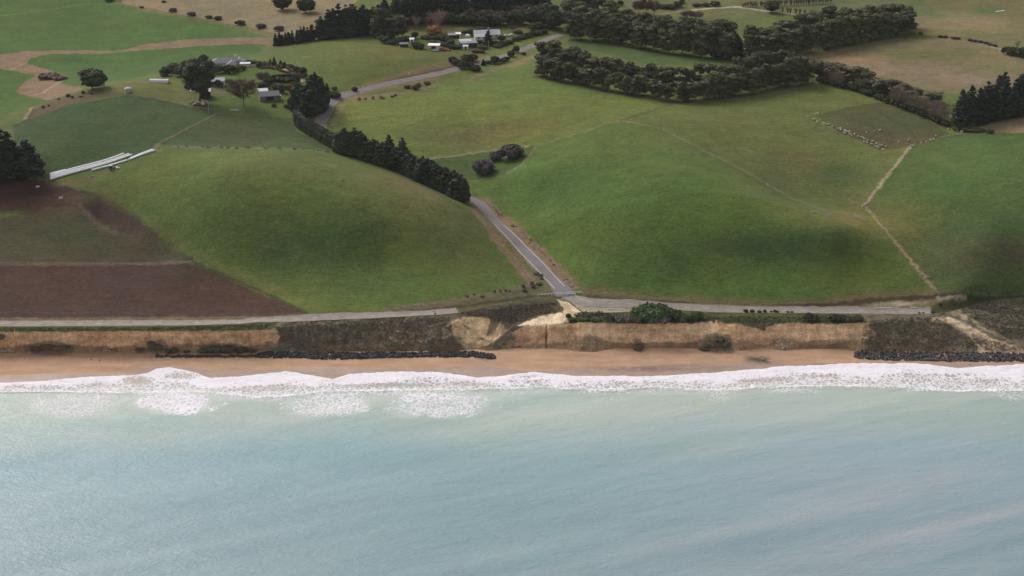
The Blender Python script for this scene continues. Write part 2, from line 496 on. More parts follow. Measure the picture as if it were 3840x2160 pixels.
TAN = (0.225, 0.165, 0.095); BROWN = (0.066, 0.034, 0.026); LUSH = (0.062, 0.108, 0.023); MID = (0.086, 0.118, 0.026)
DRY = (0.20, 0.135, 0.082); OLIVE = (0.115, 0.118, 0.034); DARK = (0.047, 0.072, 0.022)
FIELDS = [
 (TAN,  "290,-60 300,8 360,20 520,50 690,80 712,96 780,78 850,40 980,-60", .9),
 (LUSH, "-400,-90 292,-60 310,14 420,38 560,65 690,96 640,98 560,100 440,112 330,130 200,128 80,128 0,139 -400,150", .9),
 (DRY,  "-400,150 0,138 60,129 200,126 300,128 360,112 480,98 640,93 700,95 690,114 640,110 520,115 420,122 330,132 250,135 120,136 75,148 68,160 100,170 160,184 166,192 152,210 210,222 200,228 120,252 40,234 60,205 95,190 0,172 -400,180", 1),
 (LUSH, "75,148 120,136 250,135 420,122 520,115 640,110 664,126 620,145 520,160 400,182 330,200 200,214 155,208 168,190 100,168 66,160", 1),
 (LUSH, "-400,174 0,172 88,190 50,215 38,233 75,246 120,252 0,292 -400,300", 1),
 (OLIVE,"108,264 200,232 330,203 430,200 505,225 515,258 450,262 380,247 310,234 250,236 180,245", 1),
 ((0.105, 0.075, 0.042), "50,310 62,292 110,262 180,238 262,230 312,236 250,246 170,264 110,287 75,308", 1),
 ((0.050, 0.078, 0.024), "30,315 110,287 170,264 310,241 400,251 520,276 545,286 400,362 392,376 330,396 130,440 96,420 40,370", 1),
 ((0.060, 0.082, 0.027), "545,286 740,298 745,330 850,378 700,372 430,368 400,362", 1),
 (MID,  "440,205 520,170 700,160 765,172 800,250 745,292 545,284 500,228", 1),
 (LUSH, "580,190 640,172 700,172 735,195 700,205 620,208", .7),
 (MID,  "130,455 390,381 430,370 700,373 850,381 960,405 1070,450 1180,515 1215,560 1265,630 1330,700 1336,722 1200,747 1080,764 980,777 800,794 640,722 500,667 400,590 330,540 270,500 200,478", 1),
 ((0.068, 0.058, 0.030), "-400,430 0,440 100,455 200,478 270,500 330,540 420,610 495,661 480,668 0,670 -400,670", 1),
 (BROWN,"-400,430 0,440 100,455 200,478 270,500 340,548 400,600 350,600 250,560 190,520 120,522 40,545 0,560 -400,575", .9),
 (BROWN,"-400,667 470,665 520,676 640,732 790,796 700,799 0,804 -400,806", 1),
 ((0.122, 0.146, 0.033), "850,275 868,252 1100,215 1340,200 1400,195 1660,265 1560,302 1350,366 1240,379 1070,401 960,395 840,325", 1),
 ((0.062, 0.100, 0.024), "1070,401 1240,379 1350,367 1310,415 1270,440 1183,456", 1),
 ((0.092, 0.135, 0.030), "1100,215 1250,170 1340,140 1350,190 1660,255 1400,232 1200,240", .6),
 ((0.076, 0.118, 0.023), "1183,456 1270,440 1310,415 1350,367 1562,303 1662,323 1720,351 1870,429 1990,498 2080,530 2170,547 2182,520 2320,690 2355,740 2100,756 1900,768 1700,756 1480,734 1440,716 1350,618 1265,543 1215,500 1190,492", 1),
 ((0.108, 0.124, 0.033), "1562,303 1700,262 1940,228 2044,208 2220,254 2390,340 2290,368 2172,515 2170,547 2080,530 1990,498 1870,429 1720,351 1662,323", 1),
 ((0.072, 0.072, 0.026), "2050,290 2130,270 2210,256 2300,285 2392,338 2292,366 2240,379 2205,374 2110,332", 1),
 ((0.066, 0.100, 0.026), "2290,370 2400,342 2520,336 2800,345 2900,745 2576,742 2480,748 2357,738 2320,690 2182,518", 1),
 ((0.175, 0.135, 0.072), "1980,150 2230,98 2400,95 2576,128 2900,150 2900,240 2576,215 2400,235 2200,210 2100,168", .85),
 (TAN,  "2460,322 2510,304 2576,288 2900,270 2900,340 2576,334 2480,334", 1),
 ((0.150, 0.120, 0.058), "2290,80 2310,10 2400,-60 3000,-60 3000,150 2576,128 2400,95", .7),
 ((0.120, 0.120, 0.050), "1540,20 1700,-60 2200,-60 2300,10 2060,30 1900,45 1750,45", .7),
 ((0.100, 0.092, 0.040), "985,778 1100,763 1250,739 1336,720 1400,738 1395,760 1250,778 1150,800 1000,810 900,812", 1),
 ((0.058, 0.064, 0.026), "2345,792 2345,772 2360,752 2450,743 2576,743 2800,746 2800,770 2480,775 2400,790", 1),
 ((0.34, 0.265, 0.19), "1440,762 1475,766 1560,772 1600,776 1590,786 1540,790 1480,790 1450,782", .85),
 ((0.060, 0.095, 0.026), "1400,95 1520,104 1680,133 1840,152 1750,165 1640,163 1540,140 1440,118", .9),
]
for c, s, a in FIELDS:
    m = inside(jx, jy, to_world(s + ' ' + s.split()[0], True))
    cn[m] = cn[m] * (1 - a) + np.array(c) * a

# soft patches of drier, lusher or trodden grass, and hill shade painted in dark green: centre, half sizes in the picture, colour, strength
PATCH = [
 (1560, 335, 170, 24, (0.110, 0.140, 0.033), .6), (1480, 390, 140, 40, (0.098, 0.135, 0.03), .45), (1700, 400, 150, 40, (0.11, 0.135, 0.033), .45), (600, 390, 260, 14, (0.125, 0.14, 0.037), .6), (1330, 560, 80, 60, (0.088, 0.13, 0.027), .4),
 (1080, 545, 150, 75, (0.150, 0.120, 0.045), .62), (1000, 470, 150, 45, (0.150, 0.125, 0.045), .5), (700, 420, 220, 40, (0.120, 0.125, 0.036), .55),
 (1180, 640, 110, 70, (0.115, 0.120, 0.036), .5), (760, 620, 220, 95, (0.040, 0.070, 0.020), .72), (560, 520, 120, 70, (0.052, 0.085, 0.023), .5),  # the dark greens paint shade onto the left hill's steep face
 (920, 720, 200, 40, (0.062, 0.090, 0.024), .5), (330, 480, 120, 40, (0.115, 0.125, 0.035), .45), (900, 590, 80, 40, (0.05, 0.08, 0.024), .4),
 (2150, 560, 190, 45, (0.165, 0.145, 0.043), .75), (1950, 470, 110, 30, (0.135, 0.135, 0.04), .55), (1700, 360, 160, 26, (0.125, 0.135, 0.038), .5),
 (1960, 620, 300, 48, (0.040, 0.066, 0.020), .8), (1720, 680, 220, 50, (0.045, 0.080, 0.02), .5), (1400, 470, 130, 50, (0.05, 0.088, 0.021), .5),  # dark greens here are painted shade below the right hill's ridge
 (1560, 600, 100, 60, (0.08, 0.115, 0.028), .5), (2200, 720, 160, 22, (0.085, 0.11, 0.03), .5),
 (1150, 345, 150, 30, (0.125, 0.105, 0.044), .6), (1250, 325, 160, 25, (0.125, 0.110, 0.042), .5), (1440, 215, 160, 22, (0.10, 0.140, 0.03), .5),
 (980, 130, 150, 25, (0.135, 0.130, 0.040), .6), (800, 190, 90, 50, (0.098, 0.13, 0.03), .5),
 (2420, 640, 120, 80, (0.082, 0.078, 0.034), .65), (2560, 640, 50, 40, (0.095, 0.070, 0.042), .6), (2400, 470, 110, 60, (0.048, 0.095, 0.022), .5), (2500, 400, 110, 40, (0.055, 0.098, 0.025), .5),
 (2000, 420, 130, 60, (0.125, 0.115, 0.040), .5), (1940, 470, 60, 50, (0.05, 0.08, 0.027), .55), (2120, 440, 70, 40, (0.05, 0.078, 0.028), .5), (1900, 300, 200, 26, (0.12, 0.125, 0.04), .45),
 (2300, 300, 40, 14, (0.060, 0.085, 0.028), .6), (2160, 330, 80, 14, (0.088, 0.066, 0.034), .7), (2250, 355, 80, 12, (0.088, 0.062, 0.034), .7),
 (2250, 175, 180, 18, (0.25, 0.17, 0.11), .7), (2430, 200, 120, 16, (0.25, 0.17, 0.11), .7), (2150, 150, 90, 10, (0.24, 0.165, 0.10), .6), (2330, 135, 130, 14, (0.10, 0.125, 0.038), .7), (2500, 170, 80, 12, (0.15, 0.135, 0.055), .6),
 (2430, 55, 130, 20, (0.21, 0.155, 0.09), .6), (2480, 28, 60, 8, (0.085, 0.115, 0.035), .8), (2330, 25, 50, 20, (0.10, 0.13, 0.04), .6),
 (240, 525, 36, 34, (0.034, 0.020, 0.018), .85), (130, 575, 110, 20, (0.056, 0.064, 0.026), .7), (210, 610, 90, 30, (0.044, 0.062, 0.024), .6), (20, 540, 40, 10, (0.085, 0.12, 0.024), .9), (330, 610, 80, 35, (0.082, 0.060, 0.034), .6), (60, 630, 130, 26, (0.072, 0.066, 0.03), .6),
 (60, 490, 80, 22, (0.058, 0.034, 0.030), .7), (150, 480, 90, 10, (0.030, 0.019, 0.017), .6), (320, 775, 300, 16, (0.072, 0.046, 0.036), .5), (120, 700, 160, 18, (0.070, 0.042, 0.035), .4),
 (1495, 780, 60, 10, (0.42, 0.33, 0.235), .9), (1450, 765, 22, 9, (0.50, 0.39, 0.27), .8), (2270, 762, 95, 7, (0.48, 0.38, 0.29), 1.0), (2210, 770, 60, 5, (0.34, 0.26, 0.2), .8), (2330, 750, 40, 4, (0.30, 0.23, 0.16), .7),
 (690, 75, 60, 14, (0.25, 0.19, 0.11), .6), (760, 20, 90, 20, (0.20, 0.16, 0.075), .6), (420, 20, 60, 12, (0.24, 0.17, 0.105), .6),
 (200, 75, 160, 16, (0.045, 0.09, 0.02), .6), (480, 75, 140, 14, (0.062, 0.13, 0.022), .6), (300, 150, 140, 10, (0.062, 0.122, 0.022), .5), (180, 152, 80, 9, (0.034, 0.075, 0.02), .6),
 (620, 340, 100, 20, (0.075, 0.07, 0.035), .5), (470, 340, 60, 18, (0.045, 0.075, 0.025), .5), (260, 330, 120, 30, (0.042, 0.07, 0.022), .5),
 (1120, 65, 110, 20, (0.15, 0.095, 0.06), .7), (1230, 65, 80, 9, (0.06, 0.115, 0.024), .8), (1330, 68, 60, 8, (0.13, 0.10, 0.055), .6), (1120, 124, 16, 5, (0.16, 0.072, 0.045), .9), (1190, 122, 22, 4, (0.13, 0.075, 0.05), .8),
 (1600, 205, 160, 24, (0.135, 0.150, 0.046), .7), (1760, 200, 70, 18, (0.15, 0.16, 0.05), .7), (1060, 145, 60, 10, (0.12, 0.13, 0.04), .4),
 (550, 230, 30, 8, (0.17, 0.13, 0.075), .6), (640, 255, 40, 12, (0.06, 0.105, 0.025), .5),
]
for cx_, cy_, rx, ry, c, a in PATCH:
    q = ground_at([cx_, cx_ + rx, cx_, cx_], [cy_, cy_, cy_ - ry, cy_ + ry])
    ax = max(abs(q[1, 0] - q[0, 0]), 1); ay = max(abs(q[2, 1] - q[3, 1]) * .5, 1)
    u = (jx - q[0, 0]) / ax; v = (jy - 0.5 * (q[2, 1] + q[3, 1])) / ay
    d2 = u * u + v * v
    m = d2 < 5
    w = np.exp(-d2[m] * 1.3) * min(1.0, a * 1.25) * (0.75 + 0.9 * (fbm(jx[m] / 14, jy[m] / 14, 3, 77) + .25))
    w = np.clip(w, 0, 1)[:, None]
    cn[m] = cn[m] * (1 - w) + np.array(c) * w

# strips: fence lines with long dry grass, tracks, ditches, shade painted under the near shelterbelt: points, half width in metres, colour, strength
STRAW = (0.20, 0.145, 0.085); PALE = (0.36, 0.28, 0.19)
LINES = [
 ("2174,517 2290,368", .8, PALE, .75), ("2290,368 2340,352 2400,342 2470,335", .9, (0.075, .055, .033), .8), ("2178,520 2320,690 2358,737", .75, (0.27, 0.20, 0.125), .9),
 ("1562,303 1662,323 1720,351 1870,429 1990,498 2080,530 2170,547", .6, (0.24, 0.19, 0.115), .7), ("1990,500 2080,532 2168,549", 1.2, (0.16, 0.11, 0.07), .7),
 ("1562,303 1350,366 1312,415 1268,441 1183,456", 1.0, (0.17, 0.15, 0.075), .8), ("1562,303 1690,264", .8, (0.06, 0.055, 0.03), .7),
 ("1070,401 1240,378 1330,368", 1.1, (0.26, 0.21, 0.125), .8),
 ("545,286 470,325 400,361 392,374", .8, (0.17, 0.14, 0.075), .8), ("548,288 473,327 404,363", .8, (0.032, 0.045, 0.02), .6), ("396,361 386,372 392,380 405,378", 1.0, (0.2, 0.15, 0.1), .7),
 ("425,369 560,371 700,374 830,383", 1.5, (0.17, 0.145, 0.10), .75),
 ("1200,508 1262,572 1345,660 1415,722", 7.0, (0.155, 0.118, 0.058), .85), ("1218,505 1262,546 1350,622 1442,722", 2.4, (0.20, 0.135, 0.085), .9),
 ("1190,525 1245,598 1300,665 1340,708", 2.4, (0.22, 0.14, 0.09), .9), ("1340,640 1370,690 1385,715", 2.0, (0.115, 0.125, 0.035), .8),
 ("1336,716 1250,738 1100,762 980,778", 1.6, (0.175, 0.125, 0.08), .9), ("1380,735 1250,752 1130,768 900,790 700,799 400,803 0,806", 2.6, (0.12, 0.095, 0.048), .85), ("1380,741 1260,757 1120,776 960,791", 1.2, (0.05, 0.040, 0.022), .8),
 ("0,803 300,803 700,798 790,795", .7, (0.20, 0.12, 0.08), .8), ("0,785 400,790 700,789", .5, (0.085, 0.06, 0.048), .6),
 ("0,665 300,664 490,660", 1.5, (0.13, 0.095, 0.055), .85), ("0,669 300,668 420,667", .7, (0.10, 0.05, 0.04), .8),
 ("1480,735 1600,748 1750,762 1950,770 2100,762 2250,745 2350,744", 4.2, (0.135, 0.105, 0.052), .9), ("1480,745 1600,757 1750,766", 1.4, (0.07, 0.055, 0.03), .8), ("1950,773 2080,769 2200,756 2320,748 2420,744", 1.6, (0.050, 0.036, 0.024), .9),
 ("2360,744 2450,742 2576,743 2800,745", 1.5, (0.035, 0.040, 0.018), .9), ("2360,752 2430,746", 1.0, (0.33, 0.27, 0.19), .8),
 ("870,250 960,222 1100,196", 3.0, (0.19, 0.135, 0.075), .8), ("860,262 850,285 838,315", 2.0, (0.19, 0.16, 0.085), .8), ("790,315 800,290 815,262", 3.0, (0.13, 0.085, 0.055), .8),
 ("905,222 960,205 1060,175 1160,152 1230,145", 3.4, (0.165, 0.12, 0.06), .9), ("960,213 1060,187 1170,165", 3.0, (0.105, 0.07, 0.042), .9),
 ("885,252 960,240 1040,228 1100,212", 4.0, (0.19, 0.14, 0.075), .85), ("1170,205 1240,176 1300,158 1350,140", 2.5, (0.165, 0.12, 0.07), .8),
 ("1240,150 1330,122 1400,92", 4.0, (0.135, 0.130, 0.045), .8), ("1290,168 1330,150 1400,110 1430,98", 3.0, (0.18, 0.14, 0.07), .7),
 ("1350,192 1440,210 1513,226 1600,241 1700,256", 3.0, (0.085, 0.058, 0.035), .8), ("1700,257 1850,243 2040,207", 3.5, (0.06, 0.042, 0.026), .85),  # dark brown strips: tree shade painted along the near shelterbelt's foot
 ("930,232 1200,227 1400,236 1560,250 1680,265", .7, (0.07, 0.09, 0.03), .6), ("1744,25 1800,20 1856,17 1899,24 1955,31 2037,42 2060,44", 1.6, (0.42, 0.36, 0.27), .9),
 ("1640,38 1744,25", 1.3, (0.26, 0.22, 0.15), .7), ("2500,80 2440,72 2300,72", 1.0, (0.2, 0.17, 0.1), .5), ("2440,100 2520,125", .8, (0.28, 0.25, 0.17), .7),
 ("0,40 110,26 200,12 310,10", 1.6, (0.105, 0.14, 0.035), .9), ("292,8 360,20 520,50 690,86", 1.4, (0.16, 0.10, 0.065), .8),
 ("160,200 110,232 80,240", 1.5, (0.28, 0.20, 0.125), .9), ("30,175 60,160", 1.4, (0.28, 0.2, 0.125), .8), ("80,270 62,300", 1.0, (0.30, 0.21, 0.13), .9), ("85,275 68,303", 1.2, (0.04, 0.04, 0.02), .5),
 ("315,240 400,252 470,270 520,278", 1.6, (0.05, 0.055, 0.025), .8), ("690,172 720,175 738,188 758,205", 1.5, (0.45, 0.39, 0.31), .95), ("670,168 700,172 725,182", 1.5, (0.16, 0.09, 0.06), .8),
 ("130,455 180,475 260,493 330,538 420,610 500,667 640,724 790,796", 1.0, (0.028, 0.030, 0.014), .7), ("150,456 250,478 350,535 440,610 540,665 660,715 800,780", 3.2, (0.115, 0.120, 0.034), .6),
 ("170,458 230,448 290,425", 2.5, (0.16, 0.095, 0.06), .7), ("200,515 240,560 290,590", 1.5, (0.12, 0.085, 0.055), .7),
 ("260,495 420,560 600,610 780,640", .5, (0.085, 0.095, 0.03), .45), ("480,420 700,440 900,480 1050,530", .5, (0.10, 0.10, 0.036), .4), ("1420,450 1600,480 1800,500 1950,540", .5, (0.085, 0.10, 0.03), .4), ("1330,560 1480,620 1700,660 2000,690", .45, (0.085, 0.105, 0.03), .4), ("2250,440 2350,520 2450,600 2560,660", .5, (0.08, 0.085, 0.03), .4), ("1750,300 1900,350 2050,430 2140,500", .5, (0.12, 0.10, 0.045), .4), ("900,300 1100,290 1300,270 1500,262", .5, (0.12, 0.12, 0.04), .4),
 ("700,450 850,500 950,545 1000,600", .6, (0.055, 0.08, 0.024), .6), ("2110,330 2200,350 2260,358", .8, (0.05, 0.04, 0.024), .5), ("2210,282 2280,320 2310,350", .9, (0.05, .045, .022), .6), ("2115,290 2190,318 2260,350", .8, (0.055, .042, .024), .6),
 ("1195,498 1225,520", 1.0, (0.16, 0.13, 0.08), .5), ("860,388 960,408 1060,452 1160,508", 3.5, (0.075, 0.045, 0.03), .75), ("870,396 970,420 1070,468 1160,522", 3.0, (0.055, 0.095, 0.024), .6),
 ("700,118 760,112 840,98 930,92 1010,98", 2.5, (0.07, 0.06, 0.03), .7), ("1440,100 1520,107 1680,136 1840,153", 3.0, (0.05, 0.048, 0.024), .8), ("2004,138 2150,108 2290,84", 4.0, (0.07, 0.085, 0.03), .7),
 ("2044,206 2157,230 2282,277 2382,322", 2.0, (0.06, 0.07, 0.025), .7),
]
for s, w_, c, a in LINES:
    d = seg_dist(jx, jy, to_world(s, True))
    wob = w_ * (1 + 0.9 * fbm(jx / 6, jy / 6, 2, 55))
    w = (np.clip(1.6 - d / np.maximum(wob, .2), 0, 1) * a)[:, None]
    cn = cn * (1 - w) + np.array(c) * w
# stretches of lighter and darker growth
cn = cn * (1 + 0.42 * fbm(jx / 60, jy / 90, 4, 91) + 0.25 * fbm(jx / 9, jy / 14, 3, 92))[:, None]
_wm = (0.30 * fbm(jx / 35, jy / 45, 3, 93))[:, None]
cn = cn * (1 + _wm * np.array((1.0, 0.1, -0.2)))
_gr = np.clip((cn[:, 1] / np.maximum(cn[:, 0], 1e-4) - .85) / .35, 0, 1)[:, None]
cn = cn * (1 + _gr * np.array((.0, .0, .02)))
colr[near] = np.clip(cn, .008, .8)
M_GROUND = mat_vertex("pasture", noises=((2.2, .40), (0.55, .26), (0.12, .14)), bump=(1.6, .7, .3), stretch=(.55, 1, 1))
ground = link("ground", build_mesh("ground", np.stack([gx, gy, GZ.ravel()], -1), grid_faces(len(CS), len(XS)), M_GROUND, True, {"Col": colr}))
tag(ground, "rolling green pasture hills with brown ploughed paddocks behind the coast road", kind="structure")

# ================================================================== THE CLIFF
xm = 0.5 * (XS[1:] + XS[:-1])
XC = np.sort(np.r_[XS, xm[np.abs(xm) < 480]])
KY = []; KZ = []
for j in range(7):
    Yj, zj = coast_key(XC, j); KY.append(Yj); KZ.append(zj)
KY = np.array(KY); KZ = np.array(KZ)
pxc = project(np.stack([XC, KY[2], KZ[2]], -1))[0]
bare = np.clip(sstep(-900, -800, pxc) - sstep(640, 730, pxc) + sstep(1280, 1296, pxc) - sstep(2145, 2215, pxc), 0, 1)   # vertical bare cliff
# uneven brink and foot
KY[2] += bare * (1.5 * fbm(XC / 7.0, 0 * XC, 3, 3) + 1.0 * np.abs(fbm(XC / 2.2, 0 * XC + 9, 2, 4)))
KZ[2] += bare * 0.9 * fbm(XC / 5.0, 0 * XC + 3, 3, 6)
KY[1] += 3.0 * fbm(XC / 6.0, 0 * XC, 3, 13); KZ[1] += 2.4 * fbm(XC / 5.0, 0 * XC, 3, 14) + 5.0 * np.maximum(fbm(XC / 16.0, 0 * XC, 2, 16) - .05, 0); KY[0] -= 5.0 * np.maximum(fbm(XC / 16.0, 0 * XC, 2, 16) - .05, 0)
KY[0] += 2.2 * fbm(XC / 6.0, 0 * XC, 3, 15)
KY[1] = np.minimum(KY[1], KY[2] - .15); KY[0] = np.minimum(KY[0] - .6, KY[1] - .3)
KZ[0] -= 0.7
segs = [9, 26, 7, 8, 8, 6]
rowsY = []; rowsZ = []; rowk = []
for j, n in enumerate(segs):
    for k in range(n + (1 if j == 5 else 0)):
        f = k / n
        rowsY.append(KY[j] * (1 - f) + KY[j + 1] * f); rowsZ.append(KZ[j] * (1 - f) + KZ[j + 1] * f); rowk.append(j + f)
SY = np.array(rowsY); SZ = np.array(rowsZ); SK = np.array(rowk)[:, None] * np.ones(len(XC))[None]
SX = np.broadcast_to(XC[None], SY.shape)
sm = SZ.copy()
face = sstep(.8, 1.1, SK) * (1 - sstep(1.85, 2.02, SK))
flute = fbm(SX / 4.5, SZ / 9, 3, 41) * 1.5 + fbm(SX / 1.3, SZ / 2.5, 2, 42) * .45 + fbm(SX / 9, SZ / 2.2, 3, 43) * 1.0 + np.abs(fbm(SX / 5.0, SZ / 30, 2, 44)) * 1.2
SY = SY - face * bare[None] * flute - (1 - face) * 0
SY = SY - sstep(.5, 1.0, SK) * (1 - sstep(2.0, 2.6, SK)) * bare[None] * (2.6 * fbm(SX / 22, 0 * SX, 3, 48) + 1.2 * fbm(SX / 8, SZ / 6, 2, 49))
rough = (1 - sstep(5.6, 6.0, SK)) * sstep(0.0, .3, SK)
SZ = SZ + rough * (1 - face * bare[None]) * (0.9 * fbm(SX / 4, SY / 4, 3, 45) + 0.5 * fbm(SX / 1.2, SY / 1.2, 2, 46))
# the black fissure in the sand bluff, and washed out gullies
SY = SY + face * 1.6 * np.exp(-((pxc - 1375) / 1.6) ** 2)[None] * (SK > 1.0)
for c0, w0, a0 in ((1905, 7, 1.2), (1795, 5, 1.0), (1925, 4, 1.0), (985, 6, .8), (1175, 6, .9), (1215, 8, 1.0), (1250, 5, .6)):
    SY = SY + a0 * np.exp(-((pxc - c0) / w0) ** 2)[None] * sstep(.9, 1.6, SK) * (1 - sstep(1.9, 2.3, SK))
SV = np.stack([SX, SY, SZ], -1)
ppx, ppy = project(SV)
CLIFF = np.array((0.70, 0.44, 0.25)); TALUS = np.array((0.33, 0.215, 0.125)); SCRUB = np.array((0.185, 0.148, 0.102)); GRASS = np.array((0.070, 0.080, 0.028)); SAND = np.array((0.72, 0.56, 0.39))
sc = np.empty(SV.shape); sc[:] = SCRUB
_pj = pxc[None] + 75 * fbm(SX / 6.0, SZ / 3.0, 4, 47)
b3 = np.clip(sstep(-900, -800, _pj) - sstep(688, 700, _pj) + sstep(1280, 1296, _pj) - sstep(2174, 2186, _pj), 0, 1)[..., None]
w = (sstep(.75, 1.05, SK) * (1 - sstep(1.93, 2.03, SK)))[..., None] * b3
sc = sc * (1 - w) + CLIFF * w
w = ((1 - sstep(.7, 1.1, SK + .8 * fbm(SX / 3, SZ / 2, 3, 51)))[..., None]) * b3
sc = sc * (1 - w) + TALUS * w
w = (sstep(1.97, 2.08, SK))[..., None] * np.clip(b3 + 0.25, 0, 1)
sc = sc * (1 - w) + GRASS * w
def paint(c, s, a, soft=1.2, jit=7.0):
    global sc
    jxp = ppx + jit * 1.4 * fbm(SX / 2.0, SZ / 1.5 + SY / 3, 3, 61); jyp = ppy + jit * fbm(SX / 2.0 + 9, SZ / 1.5 + SY / 3, 3, 62)
    p = poly(s); acc = 0
    for dx, dy in ((0, 0), (soft, 0), (-soft, 0), (0, soft), (0, -soft)):
        acc = acc + inside(jxp + dx, jyp + dy, p)
    w = (acc / 5.0 * a)[..., None]
    sc = sc * (1 - w) + np.array(c) * w
# bare sandy breaks in the scrub slopes, pale slip surfaces, straw at the foot
paint((.46, .32, .19), "975,842 1000,832 1050,833 1072,846 1060,862 1020,866 985,856", .85)
paint((.26, .175, .10), "935,852 960,842 975,850 960,870 940,872", .7)
paint((.25, .165, .10), "722,826 742,824 746,834 728,838", .7)
paint((.22, .145, .085), "730,878 800,872 920,876 1100,868 1170,878 1170,905 730,905", .75)
paint((.20, .14, .08), "880,848 895,845 898,870 880,874", .5)
paint((.54, .38, .22), "1134,806 1180,797 1215,795 1240,800 1285,808 1275,830 1225,872 1175,880 1142,848", .92)
paint((.40, .27, .165), "1190,884 1230,874 1290,850 1290,905 1150,905", .9)
paint((.052, .045, .027), "1230,790 1265,800 1240,840 1220,850 1232,815", .75)
paint((.085, .072, .046), "1150,782 1250,765 1340,757 1405,753 1410,790 1330,815 1290,835 1268,822 1235,800 1170,795", .92)
paint((.075, .062, .035), "1330,757 1405,754 1412,775 1385,795 1360,800 1345,780", .6)
paint(SAND, "1300,819 1340,802 1388,790 1412,786 1424,797 1418,812 1380,823 1330,821", 1, .6, 3)
paint((.56, .41, .26), "1398,752 1425,758 1445,775 1462,786 1445,800 1424,812 1415,795 1418,775", .95)
paint((.68, .53, .36), "1425,757 1450,772 1466,786 1452,795 1438,778", .9, .6, 4)
paint((.034, .022, .014), "1370,838 1376,838 1377,880 1371,880", .6, .4, 1)
paint((.100, .082, .050), "1282,850 1300,840 1340,855 1300,880 1200,890", .4)
paint((.19, .145, .095), "1780,845 1800,835 1835,842 1850,868 1830,885 1780,882 1765,868", .75)
paint((.20, .15, .10), "1590,856 1612,852 1625,872 1600,880", .7)
paint((.15, .12, .08), "60,868 130,858 180,868 185,884 60,886", .65)  # dark strip under the cliff-foot bushes: shadow put into the colour
paint((.15, .12, .08), "370,860 410,852 425,880 370,884", .6)  # painted shadow under the next foot bushes
paint((.15, .12, .08), "500,872 540,862 600,864 640,880 500,888", .65)  # painted shadow under the last foot bushes on the left
paint((.052, .046, .028), "1890,822 1900,824 1912,830 1920,832 1935,820 1960,812 1960,805 1880,805", .8)
paint((.25, .17, .10), "1440,880 1460,850 1500,846 1530,862 1525,890", .55)
paint((.22, .125, .075), "1560,874 1700,870 1760,866 1760,882 1560,882", .6)
paint((.20, .135, .085), "2020,858 2130,852 2140,878 2010,880", .6)
paint((.235, .16, .095), "2180,878 2240,868 2330,872 2400,876 2400,890 2180,890", .85)
paint((.27, .18, .11), "2168,822 2182,812 2182,830 2215,832 2215,838 2170,845", .7)
paint((.58, .42, .275), "2342,800 2372,796 2400,800 2450,825 2500,852 2545,868 2580,878 2700,882 2700,905 2440,905 2462,876 2430,842 2385,815 2345,810", .93)
paint((.68, .53, .38), "2375,797 2410,805 2440,818 2425,826 2385,806", .8)
paint((.105, .08, .05), "2440,842 2475,850 2485,868 2455,862", .6)
paint((.48, .36, .24), "2440,800 2465,818 2530,850 2555,862 2520,852 2460,822", .6)
paint((.42, .34, .24), "2413,788 2434,792 2436,806 2420,806", .85)
paint((.30, .23, .15), "2387,785 2415,776 2420,788 2400,796", .6)
paint((.052, .075, .030), "2450,796 2470,790 2480,806 2460,812", .8)
paint((.050, .066, .026), "2370,758 2450,745 2800,748 2800,768 2500,764 2400,772", .85)
paint((.060, .066, .028), "2470,820 2560,826 2800,830 2800,850 2540,850", .7)
paint((.046, .033, .028), "2420,770 2500,768 2576,780 2800,790 2800,800 2500,790", .7)
paint((.046, .034, .028), "2480,800 2576,808 2800,815 2800,826 2540,822", .6)
_sl = (1 - b3[..., 0]) * sstep(.2, .5, SK) * (1 - sstep(2.4, 3.2, SK))
_mo = fbm(SX / 7, SZ / 2.5 + SY / 6, 4, 75)
w = (_sl * sstep(.10, .26, _mo) * .6)[..., None]; sc = sc * (1 - w) + np.array((.24, .165, .10)) * w
w = (_sl * sstep(.06, .22, -_mo) * .6)[..., None]; sc = sc * (1 - w) + np.array((.075, .082, .038)) * w
sc = sc * (1 + .5 * fbm(SX / 4, SZ / 3 + SY / 4, 4, 71) + .35 * fbm(SX / 1.0, SZ / .8 + SY, 2, 72))[..., None]
# damp brown stripes and paler beds on the bare face
st = fbm(SX / 1.6, SZ / 12, 3, 73)[..., None] * face[..., None] * b3
sc = sc * (1 + st * np.array((.30, .38, .46)))
_bl = fbm(SX / 11, SZ / 5, 3, 76)[..., None] * face[..., None] * b3
sc = sc * (1 + _bl * np.array((.5, .65, .75)))
_ov = (sstep(.14, .24, fbm(SX / 6, SZ / 4, 3, 78)) * face)[..., None] * b3 * .45
sc = sc * (1 - _ov) + np.array((.30, .215, .12)) * _ov
bd = fbm(SX / 40, SZ / 1.4, 3, 74)[..., None] * face[..., None] * b3
sc = np.clip(sc * (1 + .45 * bd), .01, .8)
M_CLIFF = mat_vertex("loess_cliff", noises=((1.3, .30), (0.35, .22)), bump=(1.1, .8, .35), stretch=(1.0, 1.0, .8))
cliff = link("cliff", build_mesh("cliff", SV.reshape(-1, 3), grid_faces(*SY.shape), M_CLIFF, True, {"Col": sc.reshape(-1, 3)}))
tag(cliff, "crumbling tan loess sea cliff with scrub slopes below the road", kind="structure")
_sub = np.abs(XC) < 420
_ci = np.where(_sub)[0]
_cv = SV[:, _ci[0]:_ci[-1] + 1]
bvh = BVHTree.FromPolygons([tuple(p) for p in _cv.reshape(-1, 3)], [tuple(f) for f in grid_faces(_cv.shape[0], _cv.shape[1]).tolist()])

# ================================================================== THE BEACH
def beach_z(x, y):
    return 0.45 + (y + 28.4) * 0.0620 + 0.10 * fbm(np.asarray(x) / 25, np.asarray(y) / 6, 2, 81)

